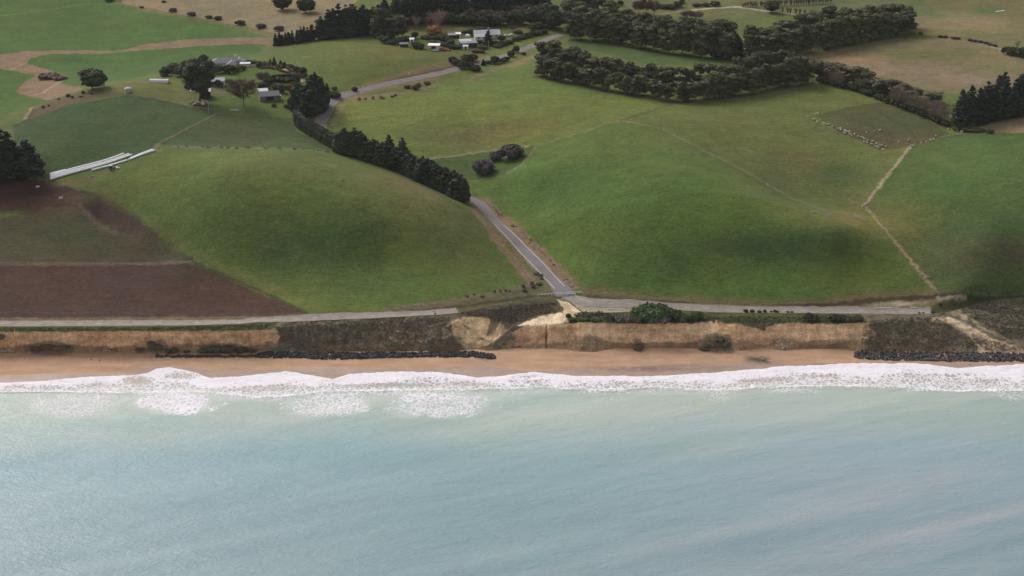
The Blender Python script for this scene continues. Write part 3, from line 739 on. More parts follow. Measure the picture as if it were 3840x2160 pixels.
def coast_at(px, py):
    """first thing met in that direction: cliff, beach or land"""
    d = ray([px], [py])[0]
    h = bvh.ray_cast(Vector(CAM), Vector(d).normalized())
    best = None
    if h[0] is not None: best = np.array(h[0])
    p = CAM + d * ((1.0 - CAM[2]) / d[2])
    for _ in range(6):
        z = float(beach_z(p[0], p[1])); p = CAM + d * ((z - CAM[2]) / d[2])
    if best is None or (p[1] < best[1] and py > 860): best = p
    return best

XB = XC
CB = np.r_[np.arange(-70, 6.1, .7)]
BX, BY = np.meshgrid(XB, CB)
yb0 = np.interp(XB, XC, KY[0])
BY = BY + np.clip((BY + 30) / 30, 0, 1) * np.clip(yb0, -6, 12)[None]
BZ = beach_z(BX, BY)
UP = poly("-400,962 0,962 100,958 200,950 330,945 372,940 395,930 430,927 490,938 530,952 600,948 720,937 780,944 838,953 880,941 960,937 1100,938 1200,950 1290,944 1350,938 1440,946 1600,948 1700,945 1850,936 1950,926 2050,922 2200,918 2300,918 2400,929 2450,926 2576,921 3000,921")
LO = poly("-400,985 0,985 150,982 300,985 430,980 550,986 640,993 760,987 840,979 900,979 1000,976 1100,977 1200,977 1290,972 1350,968 1450,976 1530,979 1650,969 1750,976 1850,976 1900,969 2000,963 2150,961 2300,966 2400,973 2576,973 3000,973")
WET = poly("-400,945 0,945 120,938 300,938 390,922 480,926 560,932 700,930 820,926 900,928 1100,928 1240,922 1330,932 1440,930 1560,926 1680,918 1800,922 1900,914 2000,917 2150,915 2300,914 2576,916 3000,916")
def shore(X, tab, z):
    P = at_z(tab[:, 0], tab[:, 1], np.full(len(tab), z))
    return np.interp(X, P[:, 0], P[:, 1])
upY = shore(XB, UP, .45); wetY = shore(XB, WET, .8)
wet = 1 - sstep(-1.0, 1.2, BY - wetY[None] + 2.0 * fbm(BX / 8, BY / 3, 3, 83))
DRYS = np.array((0.45, 0.280, 0.175)); WETS = np.array((0.36, 0.245, 0.185))
bc = DRYS * (1 - wet[..., None]) + WETS * wet[..., None]
bc = bc * (1 + .32 * fbm(BX / 14, BY / 3, 3, 84) + .15 * fbm(BX / 2, BY / .8, 2, 85))[..., None]
# damp stains and a dark patch of washed up weed
bpx, bpy_ = project(np.stack([BX, BY, BZ], -1))
for x0, y0, rx, ry, c, a in ((1900, 903, 34, 9, (.075, .062, .052), .8), (1925, 908, 18, 8, (.042, .036, .034), .95), (1440, 895, 60, 6, (.30, .19, .115), .6), (1500, 912, 50, 10, (.36, .22, .13), .5), (1220, 903, 22, 6, (.21, .15, .12), .7), (1850, 890, 50, 6, (.28, .18, .12), .6), (1620, 928, 120, 7, (.20, .125, .085), .8), (1760, 925, 70, 7, (.24, .16, .12), .6)):
    w = np.exp(-(((bpx - x0) / rx) ** 2 + ((bpy_ - y0) / ry) ** 2)) * a * np.clip(.9 + 2.2 * fbm(BX / 2.5, BY / 2.5, 3, 86), 0, 1.2)
    w = np.clip(w, 0, 1)[..., None]; bc = bc * (1 - w) + np.array(c) * w
M_BEACH = mat_vertex("beach_sand", noises=((.8, .10), (.12, .10)), bump=(2.0, .25, .1), rough=.9, spec=.2)
_nt, _N, _L, _P = nodes_of(M_BEACH)
_wa = _N.new("ShaderNodeAttribute"); _wa.attribute_name = "wet"
_mr = _N.new("ShaderNodeMapRange"); _mr.inputs['To Min'].default_value = .92; _mr.inputs['To Max'].default_value = .22
_L.new(_wa.outputs['Fac'], _mr.inputs['Value']); _L.new(_mr.outputs[0], _P.inputs['Roughness'])
beach = link("beach", build_mesh("beach", np.stack([BX, BY, BZ], -1).reshape(-1, 3), grid_faces(*BX.shape), M_BEACH, True, {"Col": np.clip(bc, .01, .8).reshape(-1, 3), "wet": wet.ravel()}))
tag(beach, "orange sand beach, wet along the waterline", kind="structure")

# ================================================================== THE SEA
xf = np.arange(-300, 300.1, .6)
_s2 = [301.0]
while _s2[-1] < 6000: _s2.append(_s2[-1] + 1.0 + (_s2[-1] - 300) * .2)
XW = np.r_[-np.array(_s2)[::-1], xf, np.array(_s2)]
CW = np.r_[np.arange(0, 40, .4), steps(40, 240, .5, 1.4)]
_f = [CW[-1] + 2]
while _f[-1] < 6000: _f.append(_f[-1] * 1.15)
CW = np.r_[CW, _f]
eY = shore(XW, UP, .45) + 1.6 * fbm(XW / 9, 0 * XW, 3, 101) + 1.0 * fbm(XW / 2.2, 0 * XW, 2, 102) ; lY = shore(XW, LO + np.array((0, 6.0)), .2)
WX = np.broadcast_to(XW[None], (len(CW), len(XW))); WC = np.broadcast_to(CW[:, None], WX.shape)
blend = np.clip(1 - WC / 120, 0, 1)
WY = eY[None] * blend + (-30) * (1 - blend) - WC
band = (eY - lY)[None]
t = WC / band
nx = fbm(WX / 18, WX * 0 + 2, 3, 103); nn = fbm(WX / 4, WY / 3, 3, 104)
bore = (1 - np.exp(-WC / .7)) * np.exp(-WC / (9.0 + 5 * nx)) * (0.95 + 1.2 * nx + .5 * nn)
swell = 0.10 * np.sin((WY + 60 * fbm(WX / 70, WY / 45, 3, 105)) / 4.2 + WX / 30) * sstep(6, 30, WC) + 0.34 * fbm(WX / 16, WY / 6, 4, 106) * sstep(4, 20, WC)
swell += 0.5 * np.exp(-((t - .98 - .12 * nx) / .10) ** 2)
swell *= np.clip(1 - WC / 900, 0, 1)
UU = (WX + .5 * WY) / 1.118; VV = (WY - .5 * WX) / 1.118
swell += (0.75 * fbm(UU / 90, VV / 15, 3, 141) + .25 * fbm(UU / 18, VV / 4.5, 3, 142)) * sstep(14, 50, WC) * np.clip(1 - WC / 900, 0, 1)
bz = beach_z(WX, WY)
film = bz + .05 + .25 * (1 - np.exp(-WC / 1.5))
base_z = np.where(film > .15, film, .15)
base_z = np.maximum(np.minimum(base_z, .5), -5)
WZ = np.where(bz + .05 > base_z, bz + .05, base_z) * np.exp(-WC / 25) + bore * .75 + swell
WZ = np.maximum(WZ, bz + .04 + .10 * (1 - np.exp(-WC / 2)))
WZ[0] = bz[0] - .06
# foam cover
dense = .36 + .55 * fbm(WX / 22, WX * 0, 3, 107) + .20 * fbm(WX / 5, WY / 4, 3, 108)
foam = np.where(t < 1.05, 1 - .48 * sstep(dense - .10, dense + .30, t), 0)
foam = foam * (1 - sstep(.94 + .15 * nn, 1.12 + .15 * nn, t))
foam = np.maximum(foam, .95 * np.exp(-((t - .97 - .10 * nx - .05 * nn) / .045) ** 2) * np.clip(.75 + 1.8 * fbm(WX / 12, WX * 0 + 5, 3, 109), 0, 1))
wpx, wpy = project(np.stack([WX, WY, WZ], -1))
def scoop(x0, y0, rx, ry, a):      # stretches where a retreating sheet of water shows the sand through
    global foam
    foam = foam * (1 - a * np.exp(-(((wpx - x0) / rx) ** 2 + ((wpy - y0) / ry) ** 2) ** 2))
scoop(345, 957, 40, 11, .80); scoop(455, 945, 45, 10, .62); scoop(240, 968, 60, 6, .35); scoop(1330, 948, 40, 4, .4); scoop(980, 970, 120, 5, .45); scoop(1180, 966, 50, 5, .4); scoop(690, 972, 60, 6, .4); scoop(1880, 960, 40, 6, .42); scoop(2500, 956, 60, 9, .40); scoop(2050, 944, 70, 7, .34); scoop(1930, 955, 70, 8, .40); scoop(2280, 944, 60, 4, .3); scoop(2400, 944, 70, 5, .42); scoop(640, 978, 90, 6, .34); scoop(1000, 968, 110, 5, .36); scoop(80, 972, 80, 6, .36); scoop(1600, 962, 90, 5, .32); scoop(1330, 958, 60, 5, .35)
for x0, y0, rx, ry, a in ((185, 1020, 118, 34, .40), (450, 1012, 112, 33, .66), (475, 1000, 60, 22, .5), (830, 1018, 122, 35, .45), (860, 1010, 70, 22, .52), (1100, 1016, 148, 38, .45), (1080, 1000, 90, 18, .56), (420, 990, 90, 14, .5), (860, 990, 90, 12, .45), (1060, 988, 160, 10, .45), (1120, 1040, 60, 18, .2), (1290, 972, 60, 12, .4), (1520, 975, 90, 10, .3), (2180, 968, 200, 7, .35), (600, 1000, 60, 8, .25), (1750, 976, 80, 8, .3)):
    e = ((wpx - x0) / rx) ** 2 + ((wpy - y0) / ry) ** 2 + 1.1 * fbm(WX / 5, WY / 7, 3, 111)
    foam = np.maximum(foam, a * (1 - sstep(.45, 1.15, e)))
foam = np.maximum(foam, np.clip(.42 - .38 * (t - 1.0) / .8, 0, .42) * (t > .9) * sstep(-.05, .18, fbm(WX / 14, WY / 9, 3, 113)))
foam = np.clip(foam, 0, 1)
aer = np.zeros(foam.shape)
for x0, y0, rx, ry, a in ((185, 1020, 125, 36, .55), (450, 1010, 120, 38, .9), (830, 1016, 130, 40, .7), (1100, 1014, 155, 42, .7), (640, 1000, 700, 14, .4), (1500, 985, 500, 10, .3)):
    aer = np.maximum(aer, a * (1 - sstep(.2, 1.3, ((wpx - x0) / rx) ** 2 + ((wpy - y0) / ry) ** 2 + 1.2 * fbm(WX / 8, WY / 9, 3, 112))))
# colour of the water: silt near the shore, turquoise outside, reflected sky painted in
N1 = fbm(WX / 90, WY / 30, 4, 121); N2 = fbm(UU / 95, VV / 12, 3, 122)
SILT = np.array((.40, .335, .30)); PGREEN = np.array((.385, .435, .375)); TEAL = np.array((.220, .325, .352)); GREY = np.array((.30, .345, .375)); MILK = np.array((.44, .44, .40))
k1 = sstep(.45, 1.15, t + .4 * nn)[..., None]
wc = SILT * (1 - k1) + PGREEN * k1
k2 = sstep(26, 112, WC + 45 * N1)[..., None]
wc = wc * (1 - k2) + TEAL * k2
for x0, y0, rx, ry, c, a in ((1250, 1042, 220, 14, MILK, .5), (1650, 1035, 260, 18, MILK, .45), (2300, 1020, 400, 26, (.36, .41, .35), .5), (500, 1070, 500, 16, (.20, .33, .33), .35), (2250, 1250, 520, 190, GREY, .72), (1800, 1400, 420, 120, GREY, .35), (1250, 1300, 400, 120, (.19, .30, .31), .4), (900, 1150, 500, 40, (.14, .27, .285), .4), (700, 1060, 180, 12, MILK, .35)):  # the grey patches paint in sky reflected on the right
    w = np.exp(-(((wpx - x0) / rx) ** 2 + ((wpy - y0) / ry) ** 2)) * a
    w = np.clip(w * (1 + 1.6 * N2), 0, 1)[..., None]
    wc = wc * (1 - w) + np.array(c) * w
wc = wc * np.array((1.06, 1.09, 1.10))
wc = wc + aer[..., None] * (np.array((.66, .68, .66)) - wc) * .55
_off = sstep(60, 230, WC)[..., None]
wc = wc * (1 - .22 * _off) + wc.mean(-1, keepdims=True) * .05 * _off
wc = wc * (1 + .16 * N1 + .22 * N2)[..., None] * (1 + N2[..., None] * np.array((.22, .03, -.03)))  # slanting streaks: silt, plus pinkish sky reflection put into the colour
M_SEA = bpy.data.materials.new("sea_water")
nt, N, L, P = nodes_of(M_SEA)
aC = N.new("ShaderNodeAttribute"); aC.attribute_name = "Col"
aF = N.new("ShaderNodeAttribute"); aF.attribute_name = "foam"
tc = N.new("ShaderNodeTexCoord")
nd = N.new("ShaderNodeTexNoise"); nd.inputs['Scale'].default_value = .35; nd.inputs['Detail'].default_value = 3
L.new(tc.outputs['Object'], nd.inputs['Vector'])
va = N.new("ShaderNodeVectorMath"); va.operation = 'MULTIPLY_ADD'; va.inputs[1].default_value = (3.2, 3.2, 0)
L.new(nd.outputs['Color'], va.inputs[0]); L.new(tc.outputs['Object'], va.inputs[2])
mp = N.new("ShaderNodeMapping"); mp.inputs['Scale'].default_value = (1.0, .62, 0)
L.new(va.outputs[0], mp.inputs[0])
pats = []
for sc_, wd in ((.46, .24), (1.2, .26)):
    vo = N.new("ShaderNodeTexVoronoi"); vo.feature = 'DISTANCE_TO_EDGE'; vo.inputs['Scale'].default_value = sc_
    L.new(mp.outputs[0], vo.inputs['Vector'])
    m_ = N.new("ShaderNodeMapRange"); m_.inputs['From Max'].default_value = wd; m_.inputs['To Min'].default_value = 1; m_.inputs['To Max'].default_value = 0
    L.new(vo.outputs['Distance'], m_.inputs['Value']); pats.append(m_.outputs[0])
nf = N.new("ShaderNodeTexNoise"); nf.inputs['Scale'].default_value = 1.3; nf.inputs['Detail'].default_value = 5; nf.inputs['Roughness'].default_value = .7
L.new(tc.outputs['Object'], nf.inputs['Vector'])
def mth(op, a, b):
    n = N.new("ShaderNodeMath"); n.operation = op
    for i, v in enumerate((a, b)):
        if isinstance(v, (int, float)): n.inputs[i].default_value = v
        else: L.new(v, n.inputs[i])
    return n.outputs[0]
lace = mth('ADD', mth('MULTIPLY', pats[0], .55), mth('MULTIPLY', pats[1], .25))
lace = mth('ADD', lace, mth('MULTIPLY', mth('SUBTRACT', nf.outputs['Fac'], .5), 1.25))
lev = mth('SUBTRACT', mth('ADD', aF.outputs['Fac'], lace), .78)
ff = N.new("ShaderNodeMapRange"); ff.interpolation_type = 'SMOOTHSTEP'; ff.inputs['From Min'].default_value = -.12; ff.inputs['From Max'].default_value = .42
L.new(lev, ff.inputs['Value'])
gate = N.new("ShaderNodeMapRange"); gate.inputs['From Min'].default_value = .02; gate.inputs['From Max'].default_value = .15
L.new(aF.outputs['Fac'], gate.inputs['Value'])
ffac = mth('MULTIPLY', ff.outputs[0], gate.outputs[0])
mx = N.new("ShaderNodeMix"); mx.data_type = 'RGBA'
L.new(ffac, mx.inputs[0]); L.new(aC.outputs['Color'], mx.inputs[6]); mx.inputs[7].default_value = (.86, .81, .86, 1)
L.new(mx.outputs[2], P.inputs['Base Color'])
rr = N.new("ShaderNodeMapRange"); rr.inputs['To Min'].default_value = .28; rr.inputs['To Max'].default_value = .9
L.new(ffac, rr.inputs['Value']); L.new(rr.outputs[0], P.inputs['Roughness'])
P.inputs['IOR'].default_value = 1.33
# wind ripples of three sizes
hs_ = None
for sc_, st_, am in ((.9, (.5, 1, 1), .75), (.25, (.45, 1, 1), 1.2), (2.2, (.6, 1, 1), .35)):
    m2 = N.new("ShaderNodeMapping"); m2.inputs['Scale'].default_value = st_; m2.inputs['Rotation'].default_value = (0, 0, R(-18))
    L.new(tc.outputs['Object'], m2.inputs[0])
    n2 = N.new("ShaderNodeTexNoise"); n2.inputs['Scale'].default_value = sc_; n2.inputs['Detail'].default_value = 4; n2.inputs['Roughness'].default_value = .6
    L.new(m2.outputs[0], n2.inputs['Vector'])
    v = mth('MULTIPLY', n2.outputs['Fac'], am)
    hs_ = v if hs_ is None else mth('ADD', hs_, v)
hs_ = mth('ADD', hs_, mth('MULTIPLY', ffac, .5))
bp = N.new("ShaderNodeBump"); bp.inputs['Strength'].default_value = .62; bp.inputs['Distance'].default_value = .8
L.new(hs_, bp.inputs['Height']); L.new(bp.outputs[0], P.inputs['Normal'])
sea = link("sea", build_mesh("sea", np.stack([WX, WY, WZ], -1).reshape(-1, 3), grid_faces(*WX.shape)[:, ::-1], M_SEA, True, {"Col": np.clip(wc, 0, 1).reshape(-1, 3), "foam": foam.ravel()}))
tag(sea, "pale turquoise sea with white surf breaking on the beach", kind="structure")

# ================================================================== THE ROADS
def spline(pts, step=1.5):
    P = np.asarray(pts, float)
    Q = np.vstack([2 * P[0] - P[1], P, 2 * P[-1] - P[-2]])
    out = []
    for i in range(1, len(Q) - 2):
        n = max(2, int(np.linalg.norm(Q[i + 1] - Q[i]) / step))
        t = np.arange(n)[:, None] / n
        out.append(.5 * (2 * Q[i] + (Q[i + 1] - Q[i - 1]) * t + (2 * Q[i - 1] - 5 * Q[i] + 4 * Q[i + 1] - Q[i + 2]) * t ** 2 + (3 * Q[i] - Q[i - 1] - 3 * Q[i + 1] + Q[i + 2]) * t ** 3))
    out.append(P[-1:])
    return np.vstack(out)

def GH(x, y):
    """height of the built ground (land tied to the coast edge)"""
    x = np.asarray(x, float); y = np.asarray(y, float)
    yb = np.interp(x, XS, YB); zb = np.interp(x, XS, ZB)
    c = (y - yb) / np.clip(1 - yb / 700, .5, 1)
    t = np.clip(1 - np.maximum(c, 0) / 9.0, 0, 1) ** 2
    return H(x, y) * (1 - t) + zb * t

def ribbon(name, line, width, lift, mat, parent=None, ncross=7, side=0.0, ragged=0.0):
    """a strip of constant width laid over the ground"""
    C = line[:, :2]
    T = np.gradient(C, axis=0); T /= np.linalg.norm(T, axis=1)[:, None]
    Nn = np.c_[-T[:, 1], T[:, 0]]
    w = np.linspace(-.5, .5, ncross)
    wd = np.full((len(C), 1), width) if not hasattr(width, '__len__') else np.asarray(width)[:, None]
    off = wd * w[None] + side
    if ragged:
        off[:, 0] += ragged * fbm(np.arange(len(C)) / 3, np.zeros(len(C)), 3, 131); off[:, -1] += ragged * fbm(np.arange(len(C)) / 3, np.ones(len(C)), 3, 132)
    X = C[:, None, 0] + Nn[:, None, 0] * off; Y = C[:, None, 1] + Nn[:, None, 1] * off
    Z = GH(X, Y) + lift
    return link(name, build_mesh(name, np.stack([X, Y, Z], -1).reshape(-1, 3), grid_faces(len(C), ncross), mat, True), parent)

M_ROAD = mat_plain("chipseal", (.285, .245, .215), .9, .22, .25, .2, bump=.3)
M_HROAD = mat_plain("worn_asphalt", (.185, .160, .165), .9, .16, .25, .2, bump=.3)
M_LINE = mat_plain("road_paint", (.62, .60, .57), .8, .25, 2.0)
M_GRAVEL = mat_plain("pale_gravel", (.36, .285, .215), .95, .25, .6, .1, bump=.5)
def clear_back(line, half):
    """keep a road on the land side of the coast edge"""
    L_ = line.copy()
    L_[:, 1] = np.maximum(L_[:, 1], np.interp(L_[:, 0], XS, YB) + half)
    return L_
lr = spline(to_world("-420,815 -150,815 0,815 200,814.5 400,813.5 644,811.5 819,807.5 919,803 1019,796 1089,789.5 1151,782.5"))
lr = clear_back(lr, 3.6)
M_SHOULD = mat_plain("gravel_shoulder", (.235, .185, .125), .95, .35, .5, .1, bump=.5)
coast_road = tag(ribbon("coast_road", lr, 6.6, .10, M_ROAD, ragged=.5), "grey two-lane coast road with dashed centre line, ending at the landslip", kind="structure")
rr_ = clear_back(spline(to_world("1418,746 1440,751 1475,760 1520,763 1588,765 1688,772 1788,777 1932,781.5 2057,782 2182,782.5 2342,784.5")), 3.6)
road_r = tag(ribbon("coast_road", rr_, np.interp(np.arange(len(rr_)), [0, 6, 22, 50, len(rr_) - 1], [7.0, 8.5, 7.0, 5.6, 5.2]), .10, M_ROAD, ragged=.6), "cut-off length of grey coast road beyond the landslip", kind="structure")
hr = spline(to_world("1410,88 1380,98 1300,131 1200,161 1100,186 1000,206 960,215 900,231 860,241 836,257 820,282 806,318 830,345 900,372 1000,420 1100,470 1190,503 1225,533 1262,572 1310,622 1350,662 1385,700 1408,724 1420,738 1424,747"))
hw = np.interp(np.arange(len(hr)), [0, len(hr) - 26, len(hr) - 12, len(hr) - 1], [6.0, 6.2, 8.0, 10.5])
_q = np.linalg.norm(hr[:, :2] - g1(862, 241)[:2], axis=1)
hw = hw + 3.0 * np.exp(-(_q / 9) ** 2)
hill_road = tag(ribbon("hill_road", hr, hw, .13, M_HROAD, ragged=.5), "grey sealed road climbing inland between the hills from the barrier", kind="structure")
for par, ln, wd in ((coast_road, lr, 8.0), (road_r, rr_, 7.4), (hill_road, hr, 7.6)):
    ribbon("gravel_shoulder", ln, wd, .075, M_SHOULD, par, 7, 0.0, 1.6)
# markings
_ac = np.r_[0, np.cumsum(np.linalg.norm(np.diff(lr[:, :2], axis=0), axis=1))]
s = 4.0
while s < _ac[-1] - 8:
    q = np.array([np.interp(s + k, _ac, lr[:, i]) for k in (0, 1.0, 2.0, 3.0) for i in (0, 1, 2)]).reshape(4, 3)
    if -300 < q[0, 0] < 300: ribbon("dash", q, .22, .118, M_LINE, coast_road, 2)
    s += 10.0
_ac = np.r_[0, np.cumsum(np.linalg.norm(np.diff(rr_[:, :2], axis=0), axis=1))]
s = 25.0
while s < _ac[-1] - 8:
    q = np.array([np.interp(s + k, _ac, rr_[:, i]) for k in (0, 1.0, 2.0, 3.0) for i in (0, 1, 2)]).reshape(4, 3)
    ribbon("dash", q, .18, .118, M_LINE, road_r, 2)
    s += 10.0
for px0 in (1, -1):
    seg = hr[-62:-6]
    ribbon("edge_line", seg, .26, .150, M_LINE, hill_road, 2, side=px0 * 2.75)
el = spline(to_world("1445,738 1450,746 1460,753 1474,757 1490,759"))
ribbon("edge_line", el, .26, .150, M_LINE, hill_road, 2)
lk = spline(to_world("838,259 828,251 822,243 816,238"))
tag(ribbon("driveway", lk, 4.0, .12, M_GRAVEL, ragged=.6), "short gravel driveway joining the bend of the hill road", kind="structure")

# ================================================================== PLANTS: one mesh of each kind
def ico(sub):
    bm = bmesh.new(); bmesh.ops.create_icosphere(bm, subdivisions=sub, radius=1.0)
    bm.verts.ensure_lookup_table()
    V = np.array([v.co[:] for v in bm.verts]); F = np.array([[v.index for v in f.verts] for f in bm.faces]); bm.free()
    return V, F
ICO1 = ico(2); ICO0 = ico(1)

class TM:
    def __init__(s): s.V = []; s.F = []; s.n = 0
    def add(s, V, F):
        s.V.append(V); s.F.append(F + s.n); s.n += len(V)
    def data(s): return np.vstack(s.V), np.vstack(s.F)

def leaves(tm, c, r, n, size, rg, up=0.0, shell=(0.8, 1.12), droop=0.0):
    """n leaf-sprays over an ellipsoid, facing outwards with scatter"""
    d = rg.normal(size=(n, 3)); d /= np.linalg.norm(d, axis=1)[:, None]
    d[:, 2] = np.where(d[:, 2] < -.55, -d[:, 2], d[:, 2])
    p = np.asarray(c) + d * np.asarray(r) * rg.uniform(*shell, size=(n, 1))
    nn = d + .55 * rg.normal(size=(n, 3)); nn[:, 2] += up
    nn /= np.linalg.norm(nn, axis=1)[:, None]
    a = np.cross(nn, rg.normal(size=(n, 3))); a /= np.linalg.norm(a, axis=1)[:, None]
    b = np.cross(nn, a)
    b[:, 2] -= droop
    s1 = size * rg.uniform(.6, 1.35, size=(n, 1)); s2 = size * rg.uniform(.4, .9, size=(n, 1))
    V = np.stack([p - a * s1, p - b * s2 * .9, p + a * s1, p + b * s2], 1).reshape(-1, 3)
    k = np.arange(n)[:, None] * 4
    tm.add(V, np.vstack([k + np.array([[0, 1, 2]]), k + np.array([[0, 2, 3]])]))

def core(tm, c, r, rg, k=.86):
    V, F = ICO1
    j = 1 + .22 * rg.normal(size=(len(V), 1))
    tm.add(np.asarray(c) + V * np.asarray(r) * k * np.clip(j, .6, 1.4), F.copy())

def clump(tm, c, r, rg, size=.7, dens=1.0, cores=True, **kw):
    r = np.asarray(r, float)
    if cores: core(tm, c, r, rg)
    n = int(dens * 3.2 * (r[0] * r[1] + r[0] * r[2] * 2) / (size * size) / 1.6) + 8
    leaves(tm, c, r, min(n, 260), size, rg, **kw)

def limb(tm, pts, r0, r1, n=6):
    pts = np.asarray(pts, float); V = []; m = len(pts)
    for i in range(m):
        d = pts[min(i + 1, m - 1)] - pts[max(i - 1, 0)]; d /= np.linalg.norm(d)
        u = np.cross(d, (0.3, .9, .1)); u /= np.linalg.norm(u); w = np.cross(d, u)
        r = r0 + (r1 - r0) * i / (m - 1)
        a = np.arange(n) * 2 * np.pi / n
        V.append(pts[i] + r * (np.cos(a)[:, None] * u + np.sin(a)[:, None] * w))
    F = []
    for i in range(m - 1):
        for k in range(n):
            a, b, c, d = i * n + k, i * n + (k + 1) % n, (i + 1) * n + (k + 1) % n, (i + 1) * n + k
            F += [(a, b, c), (a, c, d)]
    tm.add(np.vstack(V), np.array(F))

def wob(p, q, rg, k=.06, n=4):
    p = np.asarray(p, float); q = np.asarray(q, float)
    t = np.linspace(0, 1, n)[:, None]
    P = p + (q - p) * t; L = np.linalg.norm(q - p)
    P[1:-1] += rg.normal(size=(n - 2, 3)) * L * k
    return P

def t_gum(seed, h=14.0, w=8.5, low=.13):
    rg = np.random.default_rng(seed); tr = TM(); cr = TM()
    top = np.array((rg.normal() * .5, rg.normal() * .5, h * .74))
    limb(tr, wob((0, 0, -.4), top, rg, .03, 5), .30, .12)
    n = rg.integers(16, 20)
    for i in range(n):
        a = i * 2.4 + rg.uniform(-.4, .4); f = rg.uniform(0, 1)
        z = h * (low + (1 - low) * f * .93) ; rad = w * .5 * (.30 + .62 * math.sin(math.pi * (.18 + .72 * (1 - abs(f - .42))))) * rg.uniform(.35, .85)
        c = np.array((math.cos(a) * rad, math.sin(a) * rad, z))
        r = w * rg.uniform(.15, .24)
        clump(cr, c, (r * 1.15, r * 1.15, r * .72), rg, .52, .8)
        if i % 2 == 0:
            s = np.array((0, 0, max(h * .2, c[2] - h * rg.uniform(.15, .3))))
            limb(tr, wob(s, c, rg, .06, 4), .13, .05, 5)
    clump(cr, (top[0], top[1], h - w * .13), (w * .26, w * .26, w * .15), rg, .52, .8)
    return tr, cr

def t_pine(seed, h=20.0, w=9.0, low=.12, sharp=1.0):
    rg = np.random.default_rng(seed); tr = TM(); cr = TM()
    limb(tr, wob((0, 0, -.4), (rg.normal() * .3, rg.normal() * .3, h * .93), rg, .01, 5), .38, .07)
    nw = int(h / 1.7)
    for i in range(nw):
        f = i / (nw - 1)
        z = h * (low + (.97 - low) * f)
        R_ = w * .5 * ((1 - f) ** (.72 * sharp) * .92 + .07) * (1 if f > .12 else .85)
        m = max(3, int(6 * (1 - f) + 3))
        a0 = rg.uniform(0, 6)
        for k in range(m):
            a = a0 + 2 * math.pi * k / m + rg.uniform(-.25, .25); q = R_ * rg.uniform(.55, .92)
            r = .55 + R_ * .30
            clump(cr, (math.cos(a) * q, math.sin(a) * q, z + rg.uniform(-.5, .5)), (r, r, r * .75), rg, .55, .55, up=.2, droop=.25)
            if i < nw * .5 and k % 2 == 0: limb(tr, [(0, 0, z - .3), (math.cos(a) * q, math.sin(a) * q, z)], .08, .04, 4)
    leaves(cr, (0, 0, h * .97), (.35, .35, .9), 22, .4, rg)
    return tr, cr

def t_round(seed, h=9.0, w=9.0, trunk=.18, vase=False, size=.55, lumps=16, dens=.9):
    rg = np.random.default_rng(seed); tr = TM(); cr = TM()
    limb(tr, wob((0, 0, -.4), (0, 0, h * .55), rg, .02, 4), .28 * h / 9, .12 * h / 9)
    for i in range(lumps):
        a = i * 2.4; f = (i + .5) / lumps
        z = h * (trunk + (1 - trunk) * (.12 + .76 * f))
        prof = math.sqrt(max(0.05, 1 - (2 * f - 1.0) ** 2)) if not vase else .45 + .55 * f * (1.25 - f) / .39 * .8
        rad = w * .5 * prof * rg.uniform(.35, .78)
        r = w * rg.uniform(.17, .25)
        c = np.array((math.cos(a) * rad, math.sin(a) * rad, min(z, h - r * .7)))
        clump(cr, c, (r, r, r * .85), rg, size, dens)
        if i % 3 == 0: limb(tr, wob((0, 0, h * .28), c, rg, .05, 4), .12, .05, 5)
    return tr, cr

def t_shrub(seed, h=2.4, w=4.5, size=.32, lumps=9):
    rg = np.random.default_rng(seed); tr = TM(); cr = TM()
    for k in range(4): limb(tr, [(0, 0, -.3), (rg.normal() * w * .15, rg.normal() * w * .15, h * .6)], .06, .03, 4)
    for i in range(lumps):
        a = i * 2.4; q = w * .5 * math.sqrt((i + .3) / lumps) * .72
        z = h * (.62 - .38 * (q / (w * .5)) ** 2)
        r = w * rg.uniform(.16, .22)
        clump(cr, (math.cos(a) * q, math.sin(a) * q, z), (r, r, h * .36), rg, size, .75)
    return tr, cr

def t_bare(seed, h=16.0, w=8.0, up=.8, n1=26, twig=.035, n2=9):
    """leafless tree: trunk, boughs, and a haze of fine twigs as thin blades"""
    rg = np.random.default_rng(seed); tr = TM(); cr = TM()
    limb(tr, wob((0, 0, -.4), (rg.normal() * .3, rg.normal() * .3, h * .8), rg, .02, 5), .26, .06)
    T = []
    for i in range(n1):
        f = rg.uniform(.30 if up < .5 else .12, .88); a = i * 2.4 + rg.uniform(-.3, .3)
        prof = math.sin(math.pi * (.12 + .8 * f)) ** .8
        s = np.array((0, 0, h * f * .8)); L = w * .5 * prof * rg.uniform(.75, 1.1)
        e = s + np.array((math.cos(a) * L, math.sin(a) * L, L * up * rg.uniform(.8, 1.9) + .08 * h))
        e[2] = min(e[2], h)
        P = wob(s, e, rg, .05, 4); limb(tr, P, .085, .03, 4)
        for k in range(n2):
            t = rg.uniform(.25, 1.0); p = s + (e - s) * t
            d = (e - s) / np.linalg.norm(e - s) + rg.normal(size=3) * .55; d[2] += .35; d /= np.linalg.norm(d)
            T.append((p, p + d * rg.uniform(.09, .17) * h))
    V = []; F = []
    for p, q in T:
        for _ in range(4):
            d = (q - p) + rg.normal(size=3) * .3 * np.linalg.norm(q - p); s = rg.uniform(0, .5)
            u = np.cross(d, rg.normal(size=3)); u /= np.linalg.norm(u) + 1e-9
            p0 = p + (q - p) * s; b = len(V)
            V += [p0 - u * twig, p0 + u * twig, p0 + d * .9]; F.append((b, b + 1, b + 2))
    cr.add(np.array(V), np.array(F))
    return tr, cr

